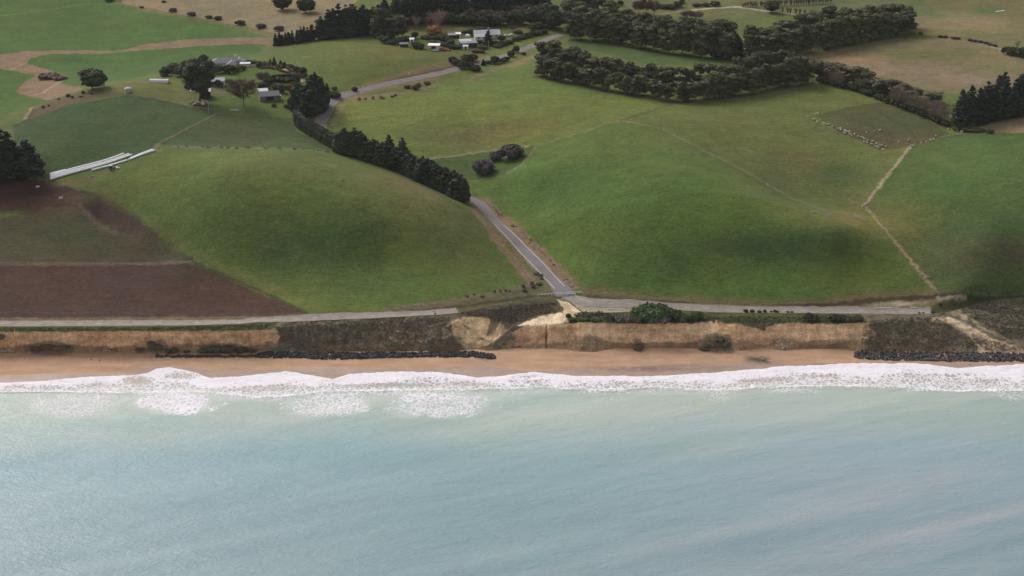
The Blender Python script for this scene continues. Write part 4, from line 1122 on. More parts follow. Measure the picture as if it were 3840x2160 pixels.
M_BARK_PALE = mat_plain("pale_gum_bark", (.24, .205, .17), .9, .3, 2.0)
M_BARK = mat_plain("brown_bark", (.085, .065, .05), .95, .3, 2.0)
M_BARK_GREY = mat_plain("grey_bark", (.34, .30, .27), .9, .25, 2.0)
L_GUM = mat_leaf("gum_leaves", (.050, .056, .026), (.135, .135, .062))
L_GUMB = mat_leaf("brown_gum_leaves", (.085, .070, .045), (.125, .105, .068))
L_PINE = mat_leaf("pine_needles", (.018, .027, .016), (.052, .064, .036))
L_MACRO = mat_leaf("dark_hedge_leaves", (.022, .031, .016), (.064, .076, .040))
L_BROAD = mat_leaf("evergreen_leaves", (.030, .038, .018), (.082, .092, .044))
L_OLIVE = mat_leaf("olive_leaves", (.060, .058, .032), (.095, .088, .050))
L_GREEN = mat_leaf("green_coast_leaves", (.048, .085, .025), (.080, .118, .040))
L_GREYB = mat_leaf("grey_coast_leaves", (.090, .088, .066), (.140, .130, .100))
L_PURP = mat_leaf("grey_purple_twigs", (.085, .072, .068), (.125, .108, .100))
L_DOME = mat_leaf("dark_dome_twigs", (.058, .042, .038), (.088, .068, .060))
L_RUST = mat_leaf("rusty_twigs", (.150, .098, .075), (.225, .150, .118))
L_POP = mat_leaf("pinkish_twigs", (.22, .155, .125), (.32, .235, .195))
L_PALEB = mat_leaf("straw_twigs", (.20, .155, .115), (.29, .235, .18))
L_ORANGE = mat_leaf("orange_leaves", (.26, .115, .035), (.36, .175, .055))
L_RED = mat_leaf("red_leaves", (.20, .045, .020), (.28, .085, .035))
L_FLAX = mat_leaf("flax_leaves", (.120, .092, .055), (.190, .145, .085))
L_TUSS = mat_leaf("tussock_blades", (.20, .155, .090), (.29, .225, .135))

KINDS = {}
def kind(name, fn, leaf, bark, n, **kw):
    vs_ = []
    for i in range(n):
        tr, cr = fn(hash_seed(name, i), **kw)
        tv, tf = tr.data(); cv, cf = cr.data()
        lo, hi = np.percentile(cv, 1, axis=0), np.percentile(cv, 99, axis=0)
        vs_.append((build_mesh("trunk", tv, tf, bark, True), build_mesh("crown", cv, cf, leaf, False), float(cv[:, 2].max()), float(.5 * (hi[0] - lo[0] + hi[1] - lo[1]))))
    KINDS[name] = vs_
def hash_seed(n, i): return sum(ord(c) * (k + 3) for k, c in enumerate(n)) * 31 + i * 101

kind("gum", t_gum, L_GUM, M_BARK_PALE, 6)
kind("gum_brown", t_gum, L_GUMB, M_BARK_GREY, 3)
kind("pine", t_pine, L_PINE, M_BARK, 5)
kind("pine_slim", t_pine, L_PINE, M_BARK, 3, h=12.0, w=4.2, low=.06, sharp=1.1)
kind("macro", t_pine, L_MACRO, M_BARK, 4, h=14.0, w=9.0, low=.05, sharp=.40)
kind("broad", t_round, L_BROAD, M_BARK, 4)
kind("olive", t_round, L_OLIVE, M_BARK, 3)
kind("vase", t_round, L_BROAD, M_BARK, 1, h=26.0, w=17.0, trunk=.26, vase=True, lumps=26, size=.8)
kind("shrub", t_shrub, L_BROAD, M_BARK, 4)
kind("olive_shrub", t_shrub, L_OLIVE, M_BARK, 3)
kind("dome", t_shrub, L_DOME, M_BARK, 3, h=2.6, w=6.0)
kind("purple", t_shrub, L_PURP, M_BARK, 3, h=6.5, w=10.0, size=.45, lumps=13)
kind("coast", t_shrub, L_GREEN, M_BARK, 4, h=3.2, w=6.0, size=.36, lumps=11)
kind("coast_grey", t_shrub, L_GREYB, M_BARK, 3, h=2.6, w=4.5, size=.32)
kind("flax", t_shrub, L_FLAX, M_BARK, 3, h=1.8, w=2.6, size=.3, lumps=6)
kind("scruff", t_shrub, mat_leaf("cliff_foot_twigs", (.085, .075, .045), (.175, .145, .095)), M_BARK, 4, h=1.8, w=4.5, size=.26, lumps=11)
kind("tussock", t_shrub, L_TUSS, M_BARK, 3, h=1.0, w=2.2, size=.22, lumps=6)
kind("orange", t_round, L_ORANGE, M_BARK, 1, h=7.0, w=9.0, trunk=.12)
kind("red", t_shrub, L_RED, M_BARK, 1, h=4.0, w=5.0)
kind("poplar", t_bare, L_POP, M_BARK_GREY, 3, h=18.0, w=9.5, up=1.4, n1=40, twig=.05, n2=10)
kind("fastigiate", t_bare, L_RUST, M_BARK, 2, h=9.0, w=3.6, up=1.8, n1=26, twig=.04, n2=8)
kind("bare", t_bare, L_RUST, M_BARK, 2, h=16.0, w=17.0, up=.22, n1=60, twig=.085, n2=20)
kind("bare_pale", t_bare, L_PALEB, M_BARK_GREY, 3, h=13.0, w=11.0, up=.7, n1=40, twig=.065, n2=15)
kind("thicket", t_shrub, mat_leaf("brown_thicket", (.090, .062, .046), (.140, .100, .075)), M_BARK, 2, h=2.2, w=6.0)

def place(kind_, px, py, hpx, wpx, name, label, cat="tree", group=None, P=None, turn=None, leaf=None):
    """a tree or bush standing where that spot of the ground is, as tall and wide as it looks from here"""
    vs_ = KINDS[kind_]
    tr, cr, h0, w0 = vs_[random.randrange(len(vs_))]
    if P is None: P = g1(px, py)
    k = ppm(P); dd = math.atan2(CAM[2] - P[2], P[1] - CAM[1])
    h = hpx / k / math.cos(dd); w = wpx / k
    e = link(name, None, None, (P[0], P[1], P[2] - .05), (0, 0, random.uniform(0, 6.28) if turn is None else turn), (w / w0, w / w0, h / h0))
    link("trunk", tr, e); link("crown", cr, e)
    return tag(e, label, cat, group)

def row(kind_, pts, n, hpx, wpx, name, label, group, cat="tree", jit=5.0, hj=.16, sj=.3):
    """a line of trees, numbered from its left end"""
    W = to_world(pts) if isinstance(pts, str) else pts
    L_ = np.r_[0, np.cumsum(np.linalg.norm(np.diff(W[:, :2], axis=0), axis=1))]
    px_ = project(W)[0]
    fl = px_[0] > px_[-1]
    spots = []
    for i in range(n):
        s = L_[-1] * (i + .5 + random.uniform(-sj, sj)) / n
        x = np.interp(s, L_, W[:, 0]) + random.uniform(-.25, .25) * jit; y = np.interp(s, L_, W[:, 1]) + random.uniform(-.5, .5) * jit
        P = np.array((x, y, float(HL(x, y)))); spots.append((project(P[None])[0][0], P, s / L_[-1]))
    spots.sort(key=lambda a: a[0])
    for i, (sx, P, f) in enumerate(spots):
        hh = (np.interp(f, np.linspace(0, 1, len(hpx)), hpx) if hasattr(hpx, '__len__') else hpx) * random.uniform(1 - hj, 1 + hj)
        kd = kind_ if isinstance(kind_, str) else random.choice(kind_)
        place(kd, 0, 0, hh, wpx * random.uniform(.85, 1.2) * (1 if hj < .3 else random.uniform(.6, 1.3)), name, label.format(ordinal(i + 1)), cat, group, P)

# ---- the two shelterbelts of gums
row("gum", "1358,190 1438,207 1513,222 1588,236 1688,252", 20, 47, 33, "gum_tree", "dark gum in the front row of the near shelterbelt's left arm, {} from left", "front row, left arm of the near shelterbelt")
row("gum", "1362,164 1450,182 1520,197 1600,211 1690,224", 19, (62, 56, 52, 50, 54), 36, "gum_tree", "tall gum in the back row of the near shelterbelt's left arm, {} from left", "back row, left arm of the near shelterbelt")
row("gum", "1702,253 1750,253 1838,241 1932,226 2007,211 2036,205", 21, (52, 58, 62, 66, 60), 35, "gum_tree", "dark gum in the front row of the near shelterbelt's right arm, {} from left", "front row, right arm of the near shelterbelt")
row("gum", "1705,226 1760,226 1840,213 1930,198 1995,185", 17, (56, 60, 62, 64), 37, "gum_tree", "tall gum in the back row of the near shelterbelt's right arm, {} from left", "back row, right arm of the near shelterbelt")
row("gum", "1425,96 1513,102 1588,114 1663,129 1738,139 1830,149", 20, (70, 64, 62, 66, 72, 70), 38, "gum_tree", "dark gum in the front row of the far shelterbelt's left arm, {} from left", "front row, left arm of the far shelterbelt")
row("gum", "1420,74 1513,82 1588,92 1663,105 1738,116 1850,125", 19, (74, 66, 60, 62, 66, 84), 40, "gum_tree", "gum in the middle row of the far shelterbelt's left arm, {} from left", "middle row, left arm of the far shelterbelt")
row("gum", "1425,56 1500,60 1588,76 1663,86 1740,92", 14, (66, 72, 48, 46, 44), 40, "gum_tree", "gum in the rear row of the far shelterbelt's left arm, {} from left", "rear row, left arm of the far shelterbelt")
row("macro", "1795,140 1830,146 1865,140", 4, 66, 40, "macrocarpa_tree", "near-black macrocarpa where the far shelterbelt's arms meet, {} from left", "macrocarpas at the shelterbelt corner")
row("gum", "1880,150 1940,148 2004,136 2082,121 2157,106 2232,93 2290,83", 23, (60, 60, 66, 68, 66, 62, 56), 40, "gum_tree", "dark gum in the front row of the far shelterbelt's right arm, {} from left", "front row, right arm of the far shelterbelt")
row("gum", "1870,125 1940,122 2004,110 2082,94 2157,80 2232,72 2290,68", 19, (62, 62, 66, 70, 66, 66, 48), 42, "gum_tree", "tall gum in the back row of the far shelterbelt's right arm, {} from left", "back row, right arm of the far shelterbelt")

# ---- mixed thin belt of gums and leafless trees on the right
for i, (kd, x, y, h, w) in enumerate([("gum", 2060, 200, 48, 44), ("gum_brown", 2085, 205, 44, 40), ("gum", 2118, 210, 48, 46), ("gum", 2150, 216, 50, 52), ("gum", 2178, 220, 42, 42), ("gum_brown", 2100, 195, 38, 46), ("gum_brown", 2196, 228, 34, 40), ("gum", 2216, 235, 36, 44), ("gum", 2245, 240, 40, 46), ("gum_brown", 2272, 250, 40, 44), ("gum", 2300, 256, 34, 44), ("gum_brown", 2330, 268, 36, 44), ("gum", 2352, 262, 30, 42)]):
    place(kd, x, y, h, w, "gum_tree", "%s gum in the thin mixed belt above the sheep paddock, %s from left" % ("brownish" if kd == "gum_brown" else "green flat-topped", ordinal(i + 1)), "tree", "gums of the thin mixed belt")
for i, (x, y, h, w) in enumerate([(2098, 215, 44, 34), (2112, 219, 36, 30), (2165, 228, 36, 34), (2258, 264, 50, 40), (2286, 276, 50, 38), (2312, 284, 46, 38), (2340, 297, 52, 40), (2356, 305, 54, 42), (2374, 312, 46, 36)]):
    place("bare_pale", x, y, h, w, "leafless_tree", "leafless pale-trunked tree edging the sheep paddock, %s from left" % ordinal(i + 1), "tree", "leafless trees edging the sheep paddock")
row("shrub", "2050,203 2157,229 2220,252 2282,276 2357,306 2385,320", 24, 15, 24, "bush", "dark understorey bush along the sheep paddock's upper edge, {} from left", "dark bushes above the sheep paddock", "bush", 3)
row("pine", "2402,322 2440,318 2480,306 2530,296 2600,282", 9, (84, 92, 98, 104), 46, "pine_tree", "tall black-green pine at the right edge, front row, {} from left", "pines at the right edge, front row")
row("pine", "2410,300 2470,290 2530,276 2600,262", 7, (68, 80, 88, 96), 46, "pine_tree", "black-green pine at the right edge, back row, {} from left", "pines at the right edge, back row")
row("olive_shrub", "2400,328 2440,331 2500,334", 5, 9, 22, "bush", "low brown bush below the right-hand pines, {} from left", "low bushes below the right-hand pines", "bush", 2)

# ---- roadside pines and hedge on the left hill
row("macro", "856,383 916,399 1006,429 1056,454 1119,484 1168,509", 30, (62, 60, 56, 62, 64, 62), 46, "pine_tree", "dark roadside pine in the row above the left hill, {} from left", "dark row of roadside pines")
row("pine", "866,380 950,402 1040,440", 3, (74, 64, 74), 40, "pine_tree", "taller pointed pine rising out of the roadside row, {} from left", "taller pines in the roadside row")
row("pine", "-60,447 -10,446 40,445 78,440", 4, (150, 135, 132, 98), 76, "pine_tree", "big dark pine at the left edge above the ploughed ground, {} from left", "pines at the left edge")
row("macro", "742,276 764,281 786,284 806,272 800,258", 7, (70, 84, 84, 74, 62), 52, "macrocarpa_tree", "massive dark macrocarpa beside the road bend, {} from left", "macrocarpas by the road bend")
place("pine_slim", 823, 236, 28, 14, "conifer", "small pointed conifer right of the macrocarpas", "tree")
place("macro", 760, 292, 20, 26, "macrocarpa_tree", "small clipped macrocarpa at the upper end of the hedge", "tree")

# ---- conifers and woods along the top
row("pine_slim", "694,114 744,109 794,101", 15, (28, 34, 36), 15, "conifer", "small dark conifer of the tapering plantation edge, {} from left", "small conifers of the plantation edge", hj=.2)
row("pine", "806,98 844,94 894,90 935,88", 9, (62, 76, 74, 70), 34, "pine_tree", "tall dark plantation pine behind the small conifers, {} from left", "tall plantation pines, front", hj=.12)
row("pine", "830,84 880,78 930,74 980,72", 8, (62, 66, 64, 64), 36, "pine_tree", "dark plantation pine in the second row, {} from left", "tall plantation pines, second row")
row("pine", "990,66 1040,60 1100,54 1160,48 1220,44 1290,36 1370,30", 18, (80, 80, 76, 70, 62, 52, 44), 38, "pine_tree", "black-green pine of the wood at the top, front row, {} from left", "pine wood at the top, front row")
row("pine", "950,52 1030,42 1130,32 1250,24 1380,14", 15, 60, 40, "pine_tree", "black-green pine of the wood at the top, rear row, {} from left", "pine wood at the top, rear row")
row("gum", "946,93 972,95 996,96 1014,92", 6, (62, 66, 60, 46), 36, "gum_tree", "olive gum with bare trunk in front of the plantation, {} from left", "gums in front of the plantation")
place("gum_brown", 808, 92, 44, 26, "gum_tree", "spindly gum sticking out left of the tall plantation pines", "tree")
for x, y, h, w, lb in ((1100, 78, 58, 46, "large pinkish leafless poplar behind the orange tree"), (1047, 72, 36, 26, "smaller pinkish leafless poplar in front of the dark wood"), (1175, 52, 36, 30, "pinkish leafless poplar by the grey-green roofed house"), (1075, 66, 26, 20, "short leafless poplar between the two taller ones")):
    place("poplar", x, y, h, w, "poplar_tree", lb, "tree")
place("orange", 1091, 88, 25, 36, "autumn_tree", "orange autumn tree below the pinkish poplar", "tree")
row(("olive", "broad", "olive"), "1122,58 1160,61 1210,62 1260,62 1300,60 1350,64 1385,68", 16, (26, 32, 36, 34, 38, 40, 46), 38, "garden_tree", "olive-brown tree in the wood's near edge, {} from left", "mixed trees along the wood's near edge")
row(("broad", "olive"), "1190,44 1250,40 1310,38 1360,40 1395,46", 9, (30, 28, 30, 38), 36, "garden_tree", "dark tree around the half-hidden houses at the top, {} from left", "trees around the half-hidden houses")
row("bare", "1285,52 1310,46 1335,34", 4, 28, 34, "leafless_tree", "reddish leafless tree among the top houses, {} from left", "leafless trees among the top houses")
row("broad", "1374,66 1386,70 1396,74", 3, 48, 36, "garden_tree", "large dark tree left of the road's far end, {} from left", "dark trees at the road's far end")
place("broad", 711, 25, 36, 46, "paddock_tree", "round dark tree standing alone in the tan paddock, left of two", "tree", "pair of trees in the tan paddock")
place("broad", 769, 32, 38, 46, "paddock_tree", "round dark tree standing alone in the tan paddock, right of two", "tree", "pair of trees in the tan paddock")
for i, (x, y, w) in enumerate([(357, 20, 11), (412, 6, 12), (436, 29, 21), (482, 39, 22), (526, 46, 18), (549, 49, 21), (605, 62, 26), (657, 70, 26), (703, 76, 26)]):
    place("dome", x, y, w * .45, w, "dome_bush", "low dark dome bush in the tan paddock, %s from left" % ordinal(i + 1), "bush", "dome bushes in the tan paddock")
place("dome", 275, 3, 9, 24, "dome_bush", "brown bush at the top edge of the green paddock", "bush")
place("broad", 233, 224, 52, 64, "lone_tree", "bushy dark lone tree by the brown creek bank", "tree")
for x, y, h, w, lb in ((125, 196, 15, 52, "brown thicket at the bend of the creek bank"), (150, 200, 11, 34, "small brown thicket right of the creek bend thicket")):
    place("thicket", x, y, h * .8, w, "thicket", lb, "bush")

# ---- homestead garden, left
place("vase", 503, 256, 106, 70, "tall_tree", "very tall dark tree standing in front of the farm sheds", "tree")
place("bare", 613, 266, 74, 76, "leafless_tree", "wide reddish-brown leafless tree in the homestead garden", "tree")
place("bare", 662, 212, 34, 34, "leafless_tree", "small reddish leafless tree beside the clipped lawn", "tree")
place("red", 727, 224, 14, 20, "red_bush", "orange-red bush beside the lower farmhouse", "bush")
for i, (kd, x, y, h, w) in enumerate([("broad", 418, 190, 22, 30), ("olive", 436, 184, 26, 34), ("broad", 455, 192, 26, 34), ("olive", 468, 180, 28, 34), ("broad", 483, 188, 26, 30), ("olive_shrub", 412, 193, 10, 18), ("broad", 495, 172, 26, 28), ("olive", 512, 158, 22, 26),
        ("shrub", 478, 223, 14, 24), ("broad", 547, 184, 22, 30), ("shrub", 562, 182, 16, 26), ("broad", 578, 184, 22, 28), ("shrub", 594, 180, 14, 24), ("shrub", 610, 176, 12, 20), ("shrub", 626, 162, 12, 22), ("olive_shrub", 640, 160, 9, 22), ("shrub", 652, 170, 12, 18),
        ("pine_slim", 680, 164, 16, 10), ("pine_slim", 690, 163, 20, 12), ("pine_slim", 706, 166, 16, 11), ("pine_slim", 716, 169, 14, 11), ("shrub", 730, 172, 11, 20), ("shrub", 744, 178, 12, 20), ("broad", 762, 188, 20, 20), ("shrub", 676, 208, 13, 26), ("shrub", 700, 204, 12, 28), ("shrub", 720, 205, 12, 28), ("shrub", 742, 204, 12, 26), ("broad", 664, 222, 16, 24), ("shrub", 696, 226, 14, 24), ("broad", 708, 232, 20, 24),
        ("olive_shrub", 575, 208, 9, 20), ("olive_shrub", 592, 212, 9, 18), ("shrub", 690, 268, 7, 12), ("shrub", 720, 270, 8, 14)]):
    place(kd, x, y, h, w, "garden_bush", "garden plant at the left-hand homestead, %s from left" % ordinal(i + 1), "bush", "plants of the left-hand homestead garden")
row("flax", "628,164 660,162 690,168 720,172 748,184 768,196", 30, 9, 11, "flax_clump", "reddish flax clump in the curved homestead border, {} from left", "flax border of the homestead", "plant", 9)
row("flax", "648,172 690,173 722,183 738,196", 18, 6, 8, "flax_clump", "low flax clump on the inner edge of the curved border, {} from left", "inner flax border of the homestead", "plant", 2)

# ---- road bend, roadside and farmyard bushes
for x, y, h, w, lb in ((840, 244, 14, 34, "low broad dark bush at the road bend"), (892, 228, 10, 16, "small round dark bush on the outer side of the road bend"), (842, 226, 9, 14, "tiny bush behind the road bend")):
    place("shrub", x, y, h, w, "bush", lb, "bush")
for i, (x, y, h, w) in enumerate([(1138, 156, 15, 22), (1150, 163, 16, 24), (1163, 172, 20, 22), (1172, 152, 16, 26), (1188, 153, 18, 28), (1180, 172, 16, 20), (1196, 178, 16, 26), (1186, 165, 10, 14), (1216, 164, 16, 12), (1228, 160, 9, 16), (1244, 160, 20, 24), (1262, 158, 12, 16), (1273, 154, 12, 18), (1285, 142, 16, 20), (1299, 132, 18, 18), (1318, 138, 7, 12)]):
    place("shrub" if i != 8 else "pine_slim", x, y, h, w, "roadside_bush", "dark bush beside the upper hill road, %s from left" % ordinal(i + 1), "bush", "bushes beside the upper hill road")
row("olive_shrub", "1018,222 1040,224 1060,217 1075,214", 8, 8, 14, "bush", "scrubby bush on the bank below the hill road, {} from left", "scrub on the bank below the hill road", "bush", 9, .4, .8)
row("tussock", "892,252 925,248 960,246 1000,240", 8, 5, 8, "bush", "small tussock bush along the fence below the road bend, {} from left", "tussocks below the road bend", "bush", 4, .5, 1.0)
yard = [("broad", 966, 108, 18, 26), ("shrub", 990, 112, 14, 24), ("broad", 1004, 108, 14, 22), ("olive", 1022, 104, 14, 22), ("shrub", 1046, 121, 16, 26), ("shrub", 1058, 122, 14, 24), ("broad", 1044, 96, 16, 18), ("olive_shrub", 1070, 98, 10, 26), ("shrub", 1095, 98, 10, 24), ("olive_shrub", 1112, 100, 14, 26), ("shrub", 1126, 104, 10, 28), ("shrub", 1090, 110, 8, 22), ("shrub", 1108, 112, 8, 20),
        ("broad", 1134, 110, 10, 20), ("olive_shrub", 1120, 116, 10, 22), ("shrub", 1138, 122, 10, 22), ("shrub", 1152, 122, 9, 18), ("broad", 1184, 88, 16, 20), ("shrub", 1170, 85, 9, 16), ("dome", 1208, 76, 10, 30), ("broad", 1206, 112, 12, 14), ("olive_shrub", 1218, 122, 8, 24), ("broad", 1262, 104, 16, 20), ("shrub", 1246, 112, 10, 20), ("shrub", 1264, 114, 12, 22), ("shrub", 1280, 110, 10, 22), ("olive_shrub", 1250, 118, 8, 26),
        ("olive_shrub", 1196, 132, 8, 20), ("olive_shrub", 1212, 132, 8, 18), ("shrub", 1298, 102, 10, 20), ("shrub", 1312, 98, 10, 22), ("shrub", 1326, 94, 12, 22), ("shrub", 1340, 90, 12, 22), ("shrub", 1354, 87, 12, 22), ("shrub", 1368, 84, 12, 20), ("olive", 1340, 76, 18, 26), ("olive", 1356, 72, 18, 26), ("bare", 1290, 78, 15, 18), ("olive_shrub", 1304, 84, 9, 24), ("dome", 1240, 80, 9, 26)]
yard.sort(key=lambda a: a[1])
for i, (kd, x, y, h, w) in enumerate(yard):
    place(kd, x, y, h, w, "garden_bush", "garden plant around the upper farmyard, %s from left" % ordinal(i + 1), "bush", "plants around the upper farmyard")
place("pine_slim", 1228, 112, 36, 24, "conifer", "pointed dark conifer in front of the big pale-roofed house", "tree")

# ---- gully bushes and the far right
for x, y, h, w, lb in ((1287, 398, 36, 58, "big grey-purple leafless bush in the gully, upper right of three"), (1215, 434, 34, 54, "big grey-purple leafless bush in the gully, lower left of three"), (1246, 402, 20, 30, "smallest grey-purple bush, between the two large ones")):
    place("purple", x, y, h, w, "gully_bush", lb, "bush", "grey-purple gully bushes")
row("fastigiate", "1866,18 1910,17 1960,14 2010,12 2060,9 2096,7", 40, 15, 9, "poplar_tree", "bare brown poplar in the long row at the top right, {} from left", "row of bare poplars at the top right", jit=2)
for i, x in enumerate((1968, 1981, 1988, 2002, 2012, 2024)):
    place("fastigiate", x, 33 + i * 1.4, 19, 9, "poplar_tree", "young bare poplar along the pale track, %s from left" % ordinal(i + 1), "tree", "young poplars along the pale track")
place("broad", 1941, 30, 29, 38, "dark_tree", "round blue-black tree beside the pale track", "tree")
for i, (x, y, h, w) in enumerate([(1606, 36, 38, 30), (1626, 37, 46, 34), (1646, 38, 40, 32), (1730, 48, 24, 34), (1752, 50, 24, 34), (2048, 46, 24, 26)]):
    place("bare" if i < 5 else "poplar", x, y, h, w, "leafless_tree", "brown leafless tree behind the far shelterbelt, %s from left" % ordinal(i + 1), "tree", "brown trees behind the far shelterbelt")
for i, (x, y, h, w) in enumerate([(1560, 14, 14, 14), (1668, 21, 11, 26), (1686, 22, 12, 30), (1704, 18, 15, 24), (1716, 8, 12, 14), (1752, 16, 8, 22), (1775, 15, 9, 22), (1798, 15, 13, 26)]):
    place("shrub", x, y, h, w, "bush", "dark bush near the top edge right of centre, %s from left" % ordinal(i + 1), "bush", "dark bushes near the top edge")
for i, (x, y, w) in enumerate([(2366, 94, 14), (2378, 95, 12), (2399, 98, 14), (2410, 99, 10), (2440, 103, 13), (2452, 105, 14), (2466, 107, 14), (2480, 110, 14), (2490, 114, 12), (2502, 117, 12), (2316, 86, 10)]):
    place("dome", x, y, 6, w, "hedge_bush", "low dark bush in the broken hedge line far right, %s from left" % ordinal(i + 1), "bush", "broken hedge line far right")
for i, (x, y, h, w) in enumerate([(2534, 136, 20, 26), (2550, 139, 22, 32), (2572, 143, 26, 36), (2590, 146, 24, 36), (2560, 122, 22, 14)]):
    place("shrub" if i < 4 else "poplar", x, y, h, w, "bush", "dark bush clump at the right edge of the tan paddock, %s from left" % ordinal(i + 1), "bush", "bush clump at the right edge")
row("tussock", "430,370 520,371 620,373 700,374 760,377 840,384", 22, 3.2, 7, "bush", "small grey bush along the fence behind the left hill, {} from left", "small bushes behind the left hill", "bush", 4, .5, .9)
row("olive_shrub", "110,268 150,252 190,240 230,238", 9, 6, 8, "bush", "small dark bush on the brown bank, {} from left", "small bushes on the brown bank", "bush", 9, .5, 1.0)
row("coast_grey", "1300,728 1330,722 1345,715 1355,700 1345,690", 9, 6, 11, "bush", "grey-green bush left of the road above the barrier, {} from left", "bushes left of the road above the barrier", "bush", 8, .4, .6)
row("tussock", "1175,747 1240,738 1290,729", 8, 5, 9, "bush", "small bush along the foot of the left hill, {} from left", "small bushes at the foot of the left hill", "bush", 4, .5, 1.0)
row("tussock", "1230,512 1262,546 1310,588 1360,634 1400,676 1436,716", 22, 3, 4.5, "grass_tussock", "dry tussock on the right verge of the lower hill road, {} from the top", "tussocks on the right verge", "plant", 4, .5, 1.2)

# ---- clipped hedge following a curve
def hedge(pts, hpx, width, label):
    W = spline(to_world(pts), 1.2)
    h = hpx / ppm(W[len(W) // 2]) / .96
    tm = TM(); rg = np.random.default_rng(5)
    C = W[0].copy(); T = np.gradient(W[:, :2], axis=0); T /= np.linalg.norm(T, axis=1)[:, None]; Nn = np.c_[-T[:, 1], T[:, 0]]
    prof = [(-.5, -.3), (-.55, h * .5), (-.46, h * .94), (-.2, h), (.2, h), (.46, h * .94), (.55, h * .5), (.5, -.3)]
    V = np.array([[(W[i, 0] + Nn[i, 0] * a * width, W[i, 1] + Nn[i, 1] * a * width, W[i, 2] + b) for a, b in prof] for i in range(len(W))]) - C
    V[:, 2:6, 2] += (1.6 * fbm(np.arange(len(W)) / 5, np.zeros(len(W)), 3, 151))[:, None]
    V += rg.normal(size=V.shape) * .22
    F = grid_faces(len(W), 8); tm.add(V.reshape(-1, 3), np.vstack([F[:, [0, 1, 2]], F[:, [0, 2, 3]]]))
    for e in (0, -1):
        b = (0 if e == 0 else (len(W) - 1) * 8); tm.add(V[e].reshape(-1, 3), np.array([(0, i, i + 1) for i in range(1, 7)]))
    for i in range(0, len(W), 1):
        for a, b in prof[1:-1]:
            leaves(tm, V[i, 0] * 0 + (np.array((W[i, 0] + Nn[i, 0] * a * width, W[i, 1] + Nn[i, 1] * a * width, W[i, 2] + b)) - C), (.6, .6, .7), 12, .38, rg)
    e = empty("clipped_hedge", C)
    v, f = tm.data(); link("foliage", build_mesh("foliage", v, f, L_MACRO), e)
    st = MB()
    for i in range(2, len(W), 4): st.tube([W[i] - C + np.array((0, 0, -.3)), W[i] - C + np.array((0, 0, h * .6))], .07, 5)
    st.build("stems", M_BARK, e)
    tag(e, label, "hedge")
hedge("748,306 752,318 770,332 800,350 830,368 850,378", 32, 4.6, "long clipped dark hedge curving down from the macrocarpas")
hedge("650,222 672,222", 12, 2.5, "short dark hedge behind the lower farmhouse")
hedge("672,205 700,200 735,199 752,204", 10, 2.0, "dark hedge along the back of the lower farmhouse garden")

# ---- coast bushes, standing on the cliff top and foot
def cplace(kind_, x, y, h, w, name, label, cat="bush", group=None):
    P = coast_at(x, y)
    if y < 800:
        q = g1(x, y)
        if q[1] > np.interp(q[0], XS, YB): P = q
    return place(kind_, x, y, h, w, name, label, cat, group, P)
big = [(1610, 798, 26, 50), (1632, 792, 30, 56), (1660, 794, 30, 54), (1645, 806, 30, 56), (1676, 800, 28, 50), (1700, 803, 24, 44), (1718, 806, 18, 36), (1622, 808, 24, 44), (1598, 806, 18, 36)]
for i, (x, y, h, w) in enumerate(sorted(big)):
    cplace("coast", x, y, h, w, "coast_bush", "bright green dense bush of the big cliff-top clump, %s from left" % ordinal(i + 1), "bush", "big green cliff-top clump")
for i, (x, y, h, w) in enumerate([(1528, 810, 20, 22), (1560, 808, 15, 34), (1582, 809, 17, 34), (1598, 811, 15, 30), (1640, 812, 18, 38), (1668, 812, 16, 34)]):
    cplace("coast_grey", x, y, h, w, "coast_bush", "grey bush at the cliff edge below the green clump, %s from left" % ordinal(i + 1), "bush", "grey bushes at the cliff edge")
for i, (x, y, h, w) in enumerate([(1548, 802, 14, 32), (1430, 800, 12, 14), (1755, 802, 18, 30), (1742, 804, 10, 18), (1440, 806, 8, 22), (1470, 806, 8, 26), (1500, 807, 8, 26)]):
    cplace("coast", x, y, h, w, "coast_bush", "green bush on the verge above the right-hand cliff, %s from left" % ordinal(1 + sorted([1548, 1430, 1755, 1742, 1440, 1470, 1500]).index(x)), "bush", "green bushes above the right-hand cliff")
for i, (x, y, h, w) in enumerate([(1876, 786, 9, 12), (1892, 786, 8, 12), (1910, 787, 7, 12), (1924, 787, 9, 9), (1940, 787, 6, 7), (1949, 787, 9, 8), (1956, 787, 6, 7), (1982, 788, 6, 8), (1992, 788, 6, 7), (2312, 791, 6, 9), (2322, 791, 6, 8), (2346, 790, 8, 10), (2365, 768, 7, 8)]):
    cplace("shrub", x, y, h, w, "verge_bush", "tiny dark bush on the seaward verge of the cut-off road, %s from left" % ordinal(i + 1), "bush", "tiny bushes beside the cut-off road")
for i, (x, y, h, w) in enumerate([(2035, 806, 20, 24), (2050, 806, 14, 22), (2098, 806, 17, 28), (2120, 806, 14, 26), (2140, 810, 14, 28), (2160, 806, 12, 24)]):
    cplace("olive_shrub", x, y, h, w, "verge_bush", "brownish bush on the cliff edge right of centre, %s from left" % ordinal(i + 1), "bush", "brownish bushes on the cliff edge")
